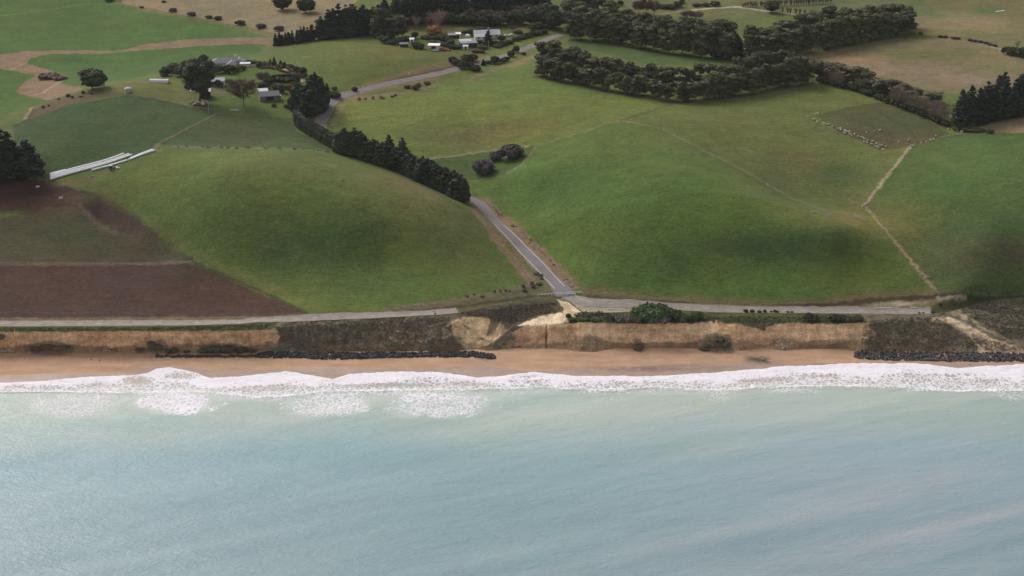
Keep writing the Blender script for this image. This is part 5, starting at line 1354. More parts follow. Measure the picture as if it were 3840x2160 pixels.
for i, (x, y, h, w) in enumerate([(3, 852, 20, 22), (90, 882, 16, 24), (120, 880, 22, 28), (150, 880, 18, 26), (168, 876, 10, 14), (380, 866, 14, 14), (395, 880, 20, 24), (352, 882, 12, 22), (425, 886, 14, 18), (440, 884, 16, 18), (470, 886, 9, 14), (512, 884, 12, 24), (540, 884, 22, 32), (575, 884, 24, 34), (608, 884, 16, 26), (636, 884, 10, 20), (1604, 878, 17, 24), (1790, 872, 20, 24), (1822, 870, 18, 26), (1810, 858, 16, 22), (1770, 880, 12, 20)]):
    cplace("scruff", x, y, h * .7, w * 1.15, "foot_bush", "dark bush growing at the foot of the bare cliff, %s from left" % ordinal(1 + sorted([3, 90, 120, 150, 168, 380, 395, 352, 425, 440, 470, 512, 540, 575, 608, 636, 1604, 1790, 1822, 1810, 1770]).index(x)), "bush", "bushes at the cliff foot")

# ---- coarse scrub that clothes the slopes: nobody could count it
def scrub(name, zones, n, size, leaf, label):
    tm = TM(); rg = np.random.default_rng(77)
    polys = [(poly(s), k) for s, k in zones]
    pts = []
    for p, k in polys:
        lo, hi = p.min(0), p.max(0); c = 0
        m = int(n * k)
        while c < m:
            q = rg.uniform(lo, hi)
            if inside(np.array([q[0]]), np.array([q[1]]), p)[0]:
                P = coast_at(q[0], q[1])
                if P is not None: pts.append(P)
                c += 1
    for P in pts:
        r = rg.uniform(.35, .8)
        leaves(tm, P, (r, r, r * .7), 9, size, rg)
    v, f = tm.data()
    return tag(link(name, build_mesh(name, v, f, leaf)), label, kind="stuff")
L_SCRUB = mat_leaf("scrub_twigs", (.145, .120, .080), (.270, .215, .155))
L_STRAW = mat_leaf("dry_grass_blades", (.19, .14, .085), (.30, .225, .14))
L_VERGE = mat_leaf("rank_grass", (.060, .068, .026), (.100, .100, .045))
scrub("slope_scrub", [("695,818 900,806 1130,798 1140,845 1130,866 975,870 930,858 760,872 700,862", 1.0), ("1160,788 1300,768 1400,760 1395,785 1290,812 1230,800", .45), ("2190,806 2350,796 2440,850 2460,872 2330,868 2190,872 2165,862", .8), ("2400,772 2480,755 2576,752 2640,760 2640,862 2540,850 2440,795", .8)], 1500, .30, L_SCRUB, "brown-green scrub matted over the slumped slopes")
scrub("foot_grass", [("740,876 1100,868 1165,878 1160,884 740,886", 1.0), ("2185,876 2330,868 2400,876 2400,884 2185,884", .6), ("985,838 1060,836 1068,856 1000,860", .35), ("2440,850 2500,858 2576,880 2480,882", .4)], 420, .26, L_STRAW, "straw-coloured dead grass along the foot of the slopes")
scrub("verge_grass", [("0,826 400,824 680,816 680,830 0,833", 1.0), ("1560,798 1900,796 2150,797 2150,811 1900,813 1560,808", 1.0)], 900, .24, L_VERGE, "rank green grass on the verge along the cliff edge")

# ================================================================== BUILDINGS
M_WHITE = mat_plain("white_paint", (.83, .81, .80), .6, .08, 1.2)
M_CREAM = mat_plain("cream_wall", (.62, .57, .48), .8, .10, .8)
M_GREYW = mat_plain("grey_weatherboard", (.20, .185, .18), .9, .2, .8)
M_ROOFG = mat_plain("grey_tile_roof", (.20, .185, .21), .7, .14, .6)
M_ROOFL = mat_plain("pale_iron_roof", (.52, .52, .55), .45, .10, .5, .5)
M_ROOFD = mat_plain("dark_iron_roof", (.23, .22, .225), .55, .14, .5)
M_DARKW = mat_plain("dark_timber", (.055, .045, .042), .9, .25, 1.0)
M_GLASS = mat_plain("window_glass", (.025, .03, .035), .12, .1, 1.0, .6)
M_FILM = mat_plain("tunnel_film", (.66, .66, .70), .4, .12, .7)
M_RUST = mat_plain("rusty_iron", (.15, .075, .05), .9, .35, .8)
M_CONC = mat_plain("concrete", (.45, .43, .40), .9, .15, 1.0)
M_TIMBER = mat_plain("weathered_post", (.26, .215, .165), .95, .3, 3.0)
M_WIRE = mat_plain("fence_wire", (.30, .28, .26), .6, .1, 1.0)
M_BLUE = mat_plain("blue_paint", (.08, .20, .42), .4, .1, 1.0)
M_TYRE = mat_plain("tyre_rubber", (.02, .02, .02), .9, .2, 3.0)
M_BRICK = mat_plain("reddish_roof", (.30, .19, .17), .8, .15, 1.0)

def gable_roof(w, d, h, rh, ov, th=.14):
    """two pitched slabs, ridge along x"""
    mb = MB()
    x0, x1 = -w / 2 - ov, w / 2 + ov
    k = rh / (d / 2); y = d / 2 + ov; ze = h - ov * k
    for s in (-1, 1):
        V = [(x0, s * y, ze), (x1, s * y, ze), (x1, 0, h + rh), (x0, 0, h + rh), (x0, s * y, ze + th), (x1, s * y, ze + th), (x1, 0, h + rh + th), (x0, 0, h + rh + th)]
        F = [(0, 1, 2, 3), (7, 6, 5, 4), (0, 4, 5, 1), (1, 5, 6, 2), (3, 2, 6, 7), (0, 3, 7, 4)]
        mb.add(V, F if s > 0 else [f[::-1] for f in F])
    return mb

def hip_roof(w, d, h, rh, ov, th=.12):
    mb = MB(); x, y = w / 2 + ov, d / 2 + ov; r = max(w / 2 - d / 2, .1)
    mb.add([(-x, -y, h), (x, -y, h), (x, y, h), (-x, y, h), (-r, 0, h + rh), (r, 0, h + rh), (-x, -y, h - th), (x, -y, h - th), (x, y, h - th), (-x, y, h - th)],
           [(0, 1, 5, 4), (2, 3, 4, 5), (1, 2, 5), (3, 0, 4), (6, 7, 1, 0), (7, 8, 2, 1), (8, 9, 3, 2), (9, 6, 0, 3), (9, 8, 7, 6)])
    return mb

def gable_walls(w, d, h, rh):
    mb = MB(); x, y = w / 2, d / 2
    mb.add([(-x, -y, -.6), (x, -y, -.6), (x, y, -.6), (-x, y, -.6), (-x, -y, h), (x, -y, h), (x, y, h), (-x, y, h), (-x, 0, h + rh), (x, 0, h + rh)],
           [(0, 1, 5, 4), (2, 3, 7, 6), (1, 2, 6, 9, 5), (3, 0, 4, 8, 7)])
    return mb

def moved(mb, dx, dy, dz, rz):
    c, s = math.cos(rz), math.sin(rz)
    mb.v = [(x * c - y * s + dx, x * s + y * c + dy, z + dz) for x, y, z in mb.v]
    return mb

def wing(root, w, d, h, rh, wall, roof, dx=0, dy=0, rz=0, hip=False, ov=.5, wins=(), door=None, face=-1):
    """walls, roof, windows (with panes) and a door of one block of a house"""
    (moved(MB().box(-w / 2, w / 2, -d / 2, d / 2, -.6, h), dx, dy, 0, rz) if hip else moved(gable_walls(w, d, h, rh), dx, dy, 0, rz)).build("wall", wall, root)
    moved(hip_roof(w, d, h, rh, ov) if hip else gable_roof(w, d, h, rh, ov), dx, dy, 0, rz).build("roof", roof, root)
    for x in wins:
        f = moved(MB().box(x - .8, x + .8, -d / 2 - .06, -d / 2 + .05, .8, 2.1), dx, dy, 0, rz).build("window", M_WHITE, root)
        moved(MB().box(x - .68, x + .68, -d / 2 - .09, -d / 2 - .05, .92, 1.98), dx, dy, 0, rz).build("pane", M_GLASS, f)
    if door is not None:
        f = moved(MB().box(door - .55, door + .55, -d / 2 - .07, -d / 2 + .05, 0, 2.05), dx, dy, 0, rz).build("door", M_DARKW, root)
        moved(MB().box(door + .32, door + .4, -d / 2 - .14, -d / 2 - .06, .95, 1.1), dx, dy, 0, rz).build("handle", M_WIRE, f)

def site(name, px, py, rz, label, cat, group=None):
    P = g1(px, py)
    return tag(empty(name, (P[0], P[1], P[2]), rz), label, cat, group)

# big homestead, left
e = site("homestead", 572, 164, R(4), "long homestead with hipped grey roof and white gables behind a garden", "house")
wing(e, 22, 10, 2.7, 3.0, M_CREAM, M_ROOFG, hip=True, wins=(-8, -5, 4))
wing(e, 9, 8, 2.6, 2.4, M_CREAM, M_ROOFG, 8.5, 0.5, R(90), wins=(-2, 1.4))
wing(e, 6, 6.5, 2.5, 2.0, M_WHITE, M_ROOFG, 3.6, -6.4, R(90), wins=(-1.0, 1.2))
wing(e, 8, 7, 2.5, 1.8, M_CREAM, M_ROOFG, -11.5, -1.5, 0, hip=True, wins=(-2, 1), door=3)
c = MB().box(5.2, 6.6, .4, 1.4, 4, 7.0).build("chimney", M_WHITE, e); MB().box(5.1, 6.7, .3, 1.5, 7.0, 7.2).build("chimney_cap", M_CONC, c)
e = site("garage", 617, 168, R(4), "small flat cream garage right of the homestead", "garage")
MB().box(-3.4, 3.4, -2.6, 2.6, -.5, 2.6).build("wall", M_CREAM, e); MB().box(-3.7, 3.7, -2.9, 2.9, 2.6, 2.8).build("roof", M_ROOFL, e)
d = MB().box(-2.4, .4, -2.68, -2.55, 0, 2.1).build("door", M_WHITE, e); MB().box(-1.1, -.9, -2.74, -2.66, .9, 1.0).build("handle", M_WIRE, d)
e = site("garden_wall", 640, 168, 0, "low cream garden wall right of the garage", "wall")
MB().box(-3.2, 3.2, -.12, .12, -.4, 1.5).build("panel", M_CREAM, e); MB().box(-3.3, 3.3, -.18, .18, 1.5, 1.6).build("coping", M_CONC, e)

# plastic tunnel house
e = site("tunnel_house", 401, 207, R(-6), "white plastic tunnel greenhouse on the rise left of the tall tree", "greenhouse")
mb = MB(); L_ = 13.0; pr = [(2.2 * math.cos(R(a)), 2.2 * math.sin(R(a))) for a in range(0, 181, 15)]
V = [(x, y, z) for x in np.linspace(-L_ / 2, L_ / 2, 14) for y, z in pr]; n = len(pr)
mb.add(V, [(i * n + k, i * n + k + 1, (i + 1) * n + k + 1, (i + 1) * n + k) for i in range(13) for k in range(n - 1)]); mb.build("cover", M_FILM, e, True)
for i in range(14):
    x = -L_ / 2 + L_ * i / 13
    MB().tube([(x, y * 1.012, z * 1.012) for y, z in pr], .035, 5).build("hoop", M_WIRE, e)
for x in (-L_ / 2, L_ / 2):
    MB().add([(x, y, z) for y, z in pr], [tuple(range(n))]).build("end_wall", M_FILM, e)
d = MB().box(L_ / 2 + .01, L_ / 2 + .08, -.5, .5, 0, 1.9).build("door", M_DARKW, e)

# round tank with domed lid
def tank(px, py, r, h, label, m=None):
    e = site("water_tank", px, py, 0, label, "tank")
    mb = MB(); k = 20
    V = [(r * math.cos(2 * math.pi * i / k), r * math.sin(2 * math.pi * i / k), z) for z in (-.3, h) for i in range(k)]
    mb.add(V, [(i, (i + 1) % k, k + (i + 1) % k, k + i) for i in range(k)]); mb.build("shell", m or M_CONC, e)
    V = [(q * math.cos(2 * math.pi * i / k), q * math.sin(2 * math.pi * i / k), z) for q, z in ((r * 1.03, h), (r * .7, h + r * .22)) for i in range(k)] + [(0, 0, h + r * .32)]
    MB().add(V, [(i, (i + 1) % k, k + (i + 1) % k, k + i) for i in range(k)] + [(k + i, k + (i + 1) % k, 2 * k) for i in range(k)]).build("lid", m or M_WHITE, e)
tank(322, 231, 2.4, 2.3, "pale round water tank on the brow of the bank", M_CONC)
tank(1177, 92, 1.7, 1.3, "white round tank between the upper farm sheds", M_WHITE)

def shed(name, px, py, w, d, h, rh, rz, wall, roof, label, skillion=False, door=True, cat="shed", strips=0):
    e = site(name, px, py, rz, label, cat)
    if skillion:
        V = [(-w / 2, -d / 2, -.5), (w / 2, -d / 2, -.5), (w / 2, d / 2, -.5), (-w / 2, d / 2, -.5), (-w / 2, -d / 2, h), (w / 2, -d / 2, h), (w / 2, d / 2, h + rh), (-w / 2, d / 2, h + rh)]
        MB().add(V, [(0, 1, 5, 4), (1, 2, 6, 5), (2, 3, 7, 6), (3, 0, 4, 7)]).build("wall", wall, e)
        o = .35; k = rh / d
        V = [(-w / 2 - o, -d / 2 - o, h - o * k), (w / 2 + o, -d / 2 - o, h - o * k), (w / 2 + o, d / 2 + o, h + rh + o * k), (-w / 2 - o, d / 2 + o, h + rh + o * k)]
        V += [(x, y, z + .12) for x, y, z in V]
        r = MB().add(V, [(3, 2, 1, 0), (4, 5, 6, 7), (0, 1, 5, 4), (1, 2, 6, 5), (2, 3, 7, 6), (3, 0, 4, 7)]).build("roof", roof, e)
        for i in range(strips):
            y0 = d * (.02 + .27 * i); zz = lambda y: h + rh * (y + d / 2) / d + .135
            MB().add([(-w / 2, y0, zz(y0)), (w / 2 * .55, y0, zz(y0)), (w / 2 * .55, y0 + .9, zz(y0 + .9)), (-w / 2, y0 + .9, zz(y0 + .9)), (-w / 2, y0, zz(y0) - .05), (w / 2 * .55, y0, zz(y0) - .05), (w / 2 * .55, y0 + .9, zz(y0 + .9) - .05), (-w / 2, y0 + .9, zz(y0 + .9) - .05)],
                     [(0, 1, 2, 3), (7, 6, 5, 4), (0, 4, 5, 1), (1, 5, 6, 2), (2, 6, 7, 3), (3, 7, 4, 0)]).build("skylight", M_WHITE, r)
    else:
        gable_walls(w, d, h, rh).build("wall", wall, e); gable_roof(w, d, h, rh, .3).build("roof", roof, e)
    if door:
        f = MB().box(-w * .2, w * .2, -d / 2 - .08, -d / 2 + .02, 0, h * .82).build("door", M_DARKW, e)
        MB().box(w * .12, w * .15, -d / 2 - .14, -d / 2 - .07, h * .4, h * .45).build("handle", M_WIRE, f)
    return e
shed("glasshouse", 548, 214, 9, 6, 3.4, 1.6, R(10), M_FILM, M_ROOFL, "overgrown white-framed glasshouse right of the tall tree", cat="greenhouse")
for i, (x, y, h, w) in enumerate([(538, 216, 16, 16), (548, 217, 18, 16), (556, 217, 12, 14)]):
    place("shrub", x, y, h, w, "creeper_bush", "dark creeper bush smothering the overgrown glasshouse front, %s from left" % ordinal(i + 1), "bush", "creepers on the glasshouse")
shed("farm_shed", 518, 244, 6.2, 7.5, 4.6, 1.2, R(8), M_DARKW, M_WHITE, "tall shed with white roof beside the tall tree's trunk")
shed("pump_shed", 485, 232, 2.8, 2.0, 1.3, .5, R(5), M_WHITE, M_WHITE, "tiny white pump shed left of the tall tree's trunk", door=False)
shed("farmhouse", 677, 250, 13, 8, 3.2, 2.4, R(16), M_GREYW, M_ROOFD, "lower farmhouse with dark iron roof among bushes", cat="house")
shed("white_lean_to", 662, 240, 6, 4.0, 3.4, .8, R(16), M_GREYW, M_ROOFL, "pale-roofed lean-to at the back of the lower farmhouse", True, False)
shed("privy", 701, 248, 2.4, 2.2, 2.2, .5, R(10), M_BRICK, M_WHITE, "tiny white-roofed outhouse right of the lower farmhouse")
# collapsed shed with junk
e = site("collapsed_shed", 502, 264, R(12), "collapsed old shed, a heap of rusty and grey sheets by the tall tree", "ruin")
for i in range(22):
    o = MB().box(-random.uniform(.8, 2.0), random.uniform(.8, 2.0), -.9, .9, -.03, .03).build("roof_sheet", random.choice((M_RUST, M_ROOFD, M_CONC, M_WHITE, M_RUST)), e)
    o.location = (random.uniform(-5.5, 5), random.uniform(-4, 4), random.uniform(.2, 2.2)); o.rotation_euler = (random.uniform(-.6, .6), random.uniform(-.6, .6), random.uniform(0, 3))
for i in range(5): MB().tube([(-4 + 2 * i, random.uniform(-2, 2), -.3), (-4 + 2 * i + random.uniform(-.5, .5), random.uniform(-2, 2), 3.0)], .09, 6).build("post", M_TIMBER, e)
MB().box(-4.5, 4.5, -3, 3, -.2, 1.1).build("floor_heap", M_RUST, e)

# upper farmyard
e = site("farmhouse", 1224, 93, R(10), "big farmhouse with pale metal gable roof in the upper yard", "house")
wing(e, 19, 9, 2.7, 2.7, M_CREAM, M_ROOFL, wins=(-7, -4, 3, 6.5), door=0)
wing(e, 9, 5.5, 2.4, 1.2, M_WHITE, M_ROOFL, -5.5, -7.0, 0, wins=(-2, 2))
c = MB().box(1.2, 2.2, -.5, .5, 4, 6.6).build("chimney", M_BRICK, e); MB().box(1.1, 2.3, -.6, .6, 6.6, 6.75).build("chimney_cap", M_CONC, c)
shed("implement_shed", 1177, 116, 12, 8, 3.0, 1.6, R(14), M_DARKW, M_ROOFD, "dark open implement shed with two white skylight strips", True, True, "shed", 2)
shed("garden_shed", 1171, 123, 3.6, 2.6, 2.3, .6, R(6), M_WHITE, M_WHITE, "small white garden shed in front of the implement shed")
shed("hay_shed", 1140, 95, 7, 4.5, 2.4, .6, R(8), M_DARKW, M_ROOFD, "long dark low shed left of the white box shed", True)
shed("box_shed", 1153, 95, 3.2, 3.6, 3.2, .4, R(8), M_WHITE, M_WHITE, "white box-like shed at the end of the long dark shed", True)
shed("site_cabin", 1092, 123, 8.0, 5.0, 3.0, .5, R(-6), M_CREAM, M_WHITE, "white-roofed cabin at the edge of the upper paddock", True)
shed("white_hut", 1036, 107, 3.0, 3.0, 2.6, .5, R(5), M_WHITE, M_WHITE, "white hut behind the bushes left of the cabin", True)
shed("dark_shed", 1016, 117, 6.0, 4.0, 2.2, .8, R(10), M_DARKW, M_ROOFD, "low dark shed at the left end of the upper yard")
shed("top_house", 1219, 28, 12, 9, 2.8, 3.0, R(5), M_CREAM, mat_plain("green_grey_roof", (.24, .26, .24), .7, .12, .6), "house with grey-green gable roof half hidden by trees", cat="house")
shed("pink_roof_house", 1266, 28, 9, 8, 2.8, 2.6, R(80), M_CREAM, M_BRICK, "small house with pinkish roof among leafless trees", cat="house")
shed("top_cottage", 1399, 32, 8, 7, 2.8, 3.0, R(75), M_WHITE, M_ROOFG, "white cottage with steep grey roof at the road's far end", cat="house")
shed("far_shed", 1366, 16, 6, 4, 2.2, .6, R(5), M_WHITE, M_WHITE, "white roofed shed glimpsed among the top trees", True, False)
shed("roadside_stall", 1367, 60, 4.5, 2.4, 1.6, .3, R(5), M_WHITE, M_WHITE, "low white stall under the dark trees near the road's end", True, False)
# blue bin and dirt heap
e = site("blue_bin", 1161, 122, 0, "blue bin left of the small white garden shed", "bin")
MB().box(-.8, .8, -.7, .7, -.2, 1.2).build("body", M_BLUE, e); MB().box(-.88, .88, -.78, .78, 1.2, 1.32).build("lid", M_BLUE, e)
M_SOIL = mat_plain("red_soil", (.17, .075, .045), .95, .35, .8, bump=.6)
def heap(name, px, py, rx, ry, rz, m, label):
    P = g1(px, py); V, F = ICO1; rg = np.random.default_rng(int(px))
    v = V * (1 + .18 * rg.normal(size=(len(V), 1))) * (rx, ry, rz)
    return tag(link(name, build_mesh(name, v, F, m, False), None, P), label, "heap")
heap("dirt_heap", 1115, 126, 3.6, 2.6, 1.8, M_SOIL, "reddish dirt heap right of the white-roofed cabin")
heap("dirt_heap", 1126, 127, 2.6, 2.0, 1.2, M_SOIL, "lower reddish dirt heap trailing right of the bigger heap")

# ---- vehicles
def car(px, py, rz, paint, label, van=False, P=None):
    if P is None: P = g1(px, py)
    e = tag(empty("parked_car", (P[0], P[1], P[2] + .02), rz), label, "van" if van else "car")
    pr = [(-2.1, .35), (-2.15, .8), (-1.5, 1.0 if not van else 1.95), (-1.1, 1.42 if not van else 2.0), (.35, 1.45 if not van else 2.0), (1.0, .98), (2.0, .82), (2.15, .5), (2.1, .35)]
    V = [(x, s * .84 * (1 if z < 1 else .86), z) for s in (-1, 1) for x, z in pr]; n = len(pr)
    MB().add(V, [tuple(range(n)), tuple(range(2 * n - 1, n - 1, -1))] + [(k, n + k, n + (k + 1) % n, (k + 1) % n) for k in range(n)]).build("body", paint, e)
    for s in (-1, 1):
        MB().add([(-1.15, s * .79, 1.03), (.75, s * .79, 1.03), (.32, s * .745, 1.36), (-1.0, s * .745, 1.36)], [(0, 1, 2, 3)] if s < 0 else [(3, 2, 1, 0)]).build("side_window", M_GLASS, e)
    MB().add([(.42, -.66, 1.42), (1.0, -.74, 1.02), (1.0, .74, 1.02), (.42, .66, 1.42)], [(0, 1, 2, 3)]).build("windscreen", M_GLASS, e).location = (.03, 0, .03)
    for x in (-1.35, 1.35):
        for s in (-1, 1):
            w = MB().tube([(x, s * .68, .33), (x, s * .88, .33)], .33, 12).build("wheel", M_TYRE, e)
            MB().tube([(x, s * .87, .33), (x, s * .895, .33)], .18, 10).build("rim", M_WIRE, w)
    for s in (-1, 1): MB().box(2.06, 2.17, s * .55 - .16, s * .55 + .16, .58, .74).build("headlight", M_WHITE, e)
    return e
M_CARW = mat_plain("white_car_paint", (.78, .78, .78), .25, .03, 1.0, .6)
M_CARB = mat_plain("blue_white_car_paint", (.45, .55, .75), .25, .03, 1.0, .6)
car(1275, 91, R(12), M_CARW, "white car in the upper yard, left of two parked together")
car(1286, 90, R(200), M_CARW, "white car in the upper yard, right of two parked together")
car(1093, 129, R(-14), M_CARB, "pale blue car parked in front of the white-roofed cabin")
car(1181, 166, R(23), M_CARW, "white van on the hill road behind a roadside bush", True)
# tractor
e = site("tractor", 281, 427, R(18), "dark tractor standing beside the white bale rows", "tractor")
M_TRAC = mat_plain("dark_blue_paint", (.045, .05, .075), .5, .2, 1.0)
MB().box(.2, 2.2, -.38, .38, .75, 1.5).build("bonnet", M_TRAC, e)
MB().box(-1.3, .3, -.6, .6, .7, 1.1).build("chassis", M_TRAC, e)
cab = MB().box(-1.2, .25, -.7, .7, 1.1, 2.5).build("cab", M_GLASS, e); MB().box(-1.35, .4, -.8, .8, 2.5, 2.66).build("cab_roof", M_ROOFL, cab)
for s in (-1, 1):
    w = MB().tube([(-.8, s * .75, .8), (-.8, s * 1.2, .8)], .85, 16).build("rear_wheel", M_TYRE, e); MB().tube([(-.8, s * 1.16, .8), (-.8, s * 1.23, .8)], .42, 12).build("rim", M_CONC, w)
    w = MB().tube([(1.7, s * .6, .5), (1.7, s * .9, .5)], .52, 14).build("front_wheel", M_TYRE, e); MB().tube([(1.7, s * .88, .5), (1.7, s * .93, .5)], .26, 12).build("rim", M_CONC, w)
MB().tube([(1.2, .25, 1.5), (1.2, .25, 2.4)], .05, 6).build("exhaust", M_TYRE, e)
MB().box(2.2, 3.0, -.9, .9, .35, .5).build("bale_fork", M_WIRE, e)

# ---- rows of white-wrapped silage
M_WRAP = mat_plain("silage_wrap", (.83, .82, .84), .35, .05, 1.5, .5)
def bale_row(a, b, label, r=.62):
    A, B = g1(*a), g1(*b)
    L_ = np.linalg.norm((B - A)[:2]); n = max(2, int(L_ / 1.25))
    e = tag(empty("silage_bale_row", A), label, "silage bales", "rows of white-wrapped silage")
    mb = MB(); pts = []; rad = []
    for i in range(n * 3 + 1):
        f = i / (n * 3); x, y = A[0] + (B[0] - A[0]) * f, A[1] + (B[1] - A[1]) * f
        pts.append((x - A[0], y - A[1], float(HL(x, y)) - A[2] + r * .92)); rad.append(r * (1.0 if i % 3 else .93) * (.9 if i in (0, n * 3) else 1))
    mb.tube(pts, rad, 12, True); mb.build("wrapped_tube", M_WRAP, e, True)
    for k in (0, -1):
        c = Vector(pts[k]); d = (Vector(pts[1]) - Vector(pts[0])).normalized() * (-1 if k == 0 else 1)
        MB().tube([c + d * .005, c + d * .06], r * .7, 12).build("end_cap", M_WRAP, e)
bale_row((126, 453), (332, 391), "longest white silage row, front of the left stack")
bale_row((126, 448), (325, 389.5), "white silage row, second from the front of the left stack")
bale_row((126, 443.5), (312, 388.5), "white silage row, third from the front of the left stack")
bale_row((126, 440), (165, 430), "short white silage row at the back of the left stack")
bale_row((231, 430.5), (321, 405), "white silage row lying right behind the tractor")
bale_row((323, 404.5), (390, 380), "white silage row at the right end, front of two")
bale_row((328, 400.5), (384, 378.5), "white silage row at the right end, back of two")
A = g1(297, 424.5)
o = MB().tube([(-1.1, 0, .6), (-1.05, 0, .6), (1.05, 0, .6), (1.1, 0, .6)], [.52, .62, .62, .52], 14).build("silage_bale", M_WRAP, None, True); o.location = A; tag(o, "single white-wrapped bale right of the tractor", "bale")

# ================================================================== FENCES
POST = MB().box(-.07, .07, -.07, .07, -.3, 1.15).mesh("post", M_TIMBER)
POSTW = MB().box(-.08, .08, -.08, .08, -.3, 1.1).mesh("post", M_WHITE)
def fence(pts, label, gap=5.0, post=POST):
    W = to_world(pts); L_ = np.r_[0, np.cumsum(np.linalg.norm(np.diff(W[:, :2], axis=0), axis=1))]
    n = max(2, int(L_[-1] / gap)); S = np.linspace(0, L_[-1], n + 1)
    P = [(np.interp(s, L_, W[:, 0]), np.interp(s, L_, W[:, 1])) for s in S]
    P = [np.array((x, y, float(HL(x, y)))) for x, y in P]
    e = tag(empty("wire_fence", P[0]), label, "fence", "post and wire fences")
    for p in P: link("post", post, e, p - P[0], (random.uniform(-.06, .06), random.uniform(-.06, .06), random.uniform(0, 1.5)))
    for h in (.35, .7, 1.05):
        MB().tube([p - P[0] + np.array((0, 0, h)) for p in P], .012, 3, False).build("wire", M_WIRE, e)
fence("1562,303 1662,323 1720,351 1870,429 1990,498 2080,530 2170,547", "wire fence running down the right hill's far side to the ditch")
fence("2174,515 2230,442 2290,368", "wire fence beside the pale straight strip right of centre")
fence("2290,368 2340,352 2400,342 2470,335", "wire fence below the sheep paddock's right corner")
fence("2178,520 2250,606 2320,690 2356,736", "wire fence dropping towards the cut-off road's end")
fence("1562,303 1450,336 1350,366 1312,415 1268,441 1183,456", "wire fence curling round the grey-purple gully bushes")
fence("1070,401 1150,389 1240,378 1340,367", "wire fence along the pale line above the gully")
fence("1218,505 1262,546 1350,622 1442,722", "wire fence on the right verge of the lower hill road")
fence("1190,525 1245,598 1300,665 1338,712", "wire fence on the left verge of the lower hill road")
fence("0,663 150,664 300,663.5 480,660.5", "wire fence between the grassy slope and the ploughed field")
fence("425,369 560,371 700,374 830,383", "wire fence along the top of the left hill")
fence("545,286 470,325 400,361", "wire fence across the dark green slope behind the bales")
fence("315,240 400,252 470,270 520,278 640,288 740,298", "wire fence below the homestead garden")
fence("0,804.5 200,804 400,803 640,799.5 800,794", "wire fence between ploughed field and coast road", 6)
fence("1336,716 1250,738 1100,762 985,777", "wire fence along the foot of the left hill")
fence("1480,735 1600,748 1750,761 1950,769 2100,761", "wire fence along the foot of the right hill")
fence("2360,743 2450,741 2576,742", "wire fence at the foot of the far right hill")
fence("875,254 960,243 1050,232 1100,226", "wire fence below the road bend")
fence("905,221 990,198 1080,170 1170,148", "wire fence on the bank above the upper hill road")
fence("292,8 360,20 520,50 690,88", "wire fence between bright green and tan paddocks", 7)
fence("1700,262 1850,248 2040,212", "wire fence along the near shelterbelt's right arm")
# farm gate, left homestead
e = site("farm_gate", 590, 279, 0, "white farm rails in the paddock below the reddish leafless tree", "gate")
for i in range(5): MB().box(-2.8 + i * 1.4 - .06, -2.8 + i * 1.4 + .06, -.06, .06, -.3, 1.2).build("post", M_WHITE, e)
for z in (.45, .8, 1.1): MB().box(-2.8, 2.8, -.09, -.062, z - .06, z + .06).build("rail", M_WHITE, e)

# ---- the road barrier
A, B = g1(1354, 744.5), g1(1464, 737)
M_BARR = mat_plain("fresh_white_paint", (.90, .89, .89), .5, .03, 1.0)
e = tag(empty("road_barrier", A), "long white post-and-rail barrier closing the hill road at the slip", "barrier")
D = B - A; n = 13
for i in range(n + 1):
    p = D * (i / n); z = float(HL(A[0] + p[0], A[1] + p[1])) - A[2]
    MB().box(p[0] - .09, p[0] + .09, p[1] - .09, p[1] + .09, z - .3, z + 1.05).build("post", M_BARR, e)
r = MB()
def plank(p, q, z0, z1, dy):
    V = [(p[0], p[1] + dy, p[2] + z0), (q[0], q[1] + dy, q[2] + z0), (q[0], q[1] + dy, q[2] + z1), (p[0], p[1] + dy, p[2] + z1)]
    V += [(x, y - .05, z) for x, y, z in V]
    return MB().add(V, [(0, 1, 2, 3), (7, 6, 5, 4), (0, 4, 5, 1), (1, 5, 6, 2), (2, 6, 7, 3), (3, 7, 4, 0)])
plank(np.zeros(3), D, .62, 1.14, -.10).build("rail", M_BARR, e)
plank(D * .65, D * .85, .05, .95, -.17).build("sign_board", M_BARR, e)
q = D * .955
MB().box(q[0] - .09, q[0] + .09, q[1] - .3, q[1] - .16, -.3, 2.0).build("sign_post", M_WHITE, e)
MB().box(q[0] - .5, q[0] + .5, q[1] - .34, q[1] - .3, 1.3, 1.5).build("sign_arm", M_WHITE, e)
e = site("road_sign", 1438, 720, R(5), "small white sign board on the verge above the barrier", "sign")
MB().box(-.9, .9, -.03, .03, .5, .9).build("board", M_WHITE, e)
for x in (-.6, .6): MB().box(x - .05, x + .05, .03, .12, -.3, .9).build("post", M_TIMBER, e)
def marker(px, py, label, h=1.0, coast=False, w=.07, cat="post", name="marker_post"):
    P = coast_at(px, py) if coast else g1(px, py)
    e = tag(empty(name, P), label, cat, "white roadside marker posts")
    MB().box(-w, w, -w, w, -.3, h).build("shaft", M_WHITE, e); MB().box(-w * 1.3, w * 1.3, -w * 1.3, w * 1.3, h, h + .08).build("cap", M_WHITE, e)
marker(1440, 768, "white marker post on the edge of the slip below the barrier", 1.3)
marker(1353, 627, "tall white post on the right verge of the lower hill road", 2.0, w=.1)
for i, x in enumerate((1732, 1737, 1742, 1750, 1761, 1770, 1776, 1783, 1794, 1801)):
    marker(x, 783 if x < 1755 else 780.5, "thin white marker post right of the green clump, %s from left" % ordinal(i + 1), .9)
for i, x in enumerate((2296, 2316, 2321, 2337)):
    marker(x, 786 if i != 2 else 785, "white marker post at the cut-off road's far end, %s from left" % ordinal(i + 1), 1.0)
marker(216, 822.5, "white marker post on the seaward side of the left coast road", 1.0)
marker(37, 835, "white marker post near the left cliff edge", 1.1, True)
marker(1152, 783, "white marker post where the left coast road ends", 1.1)
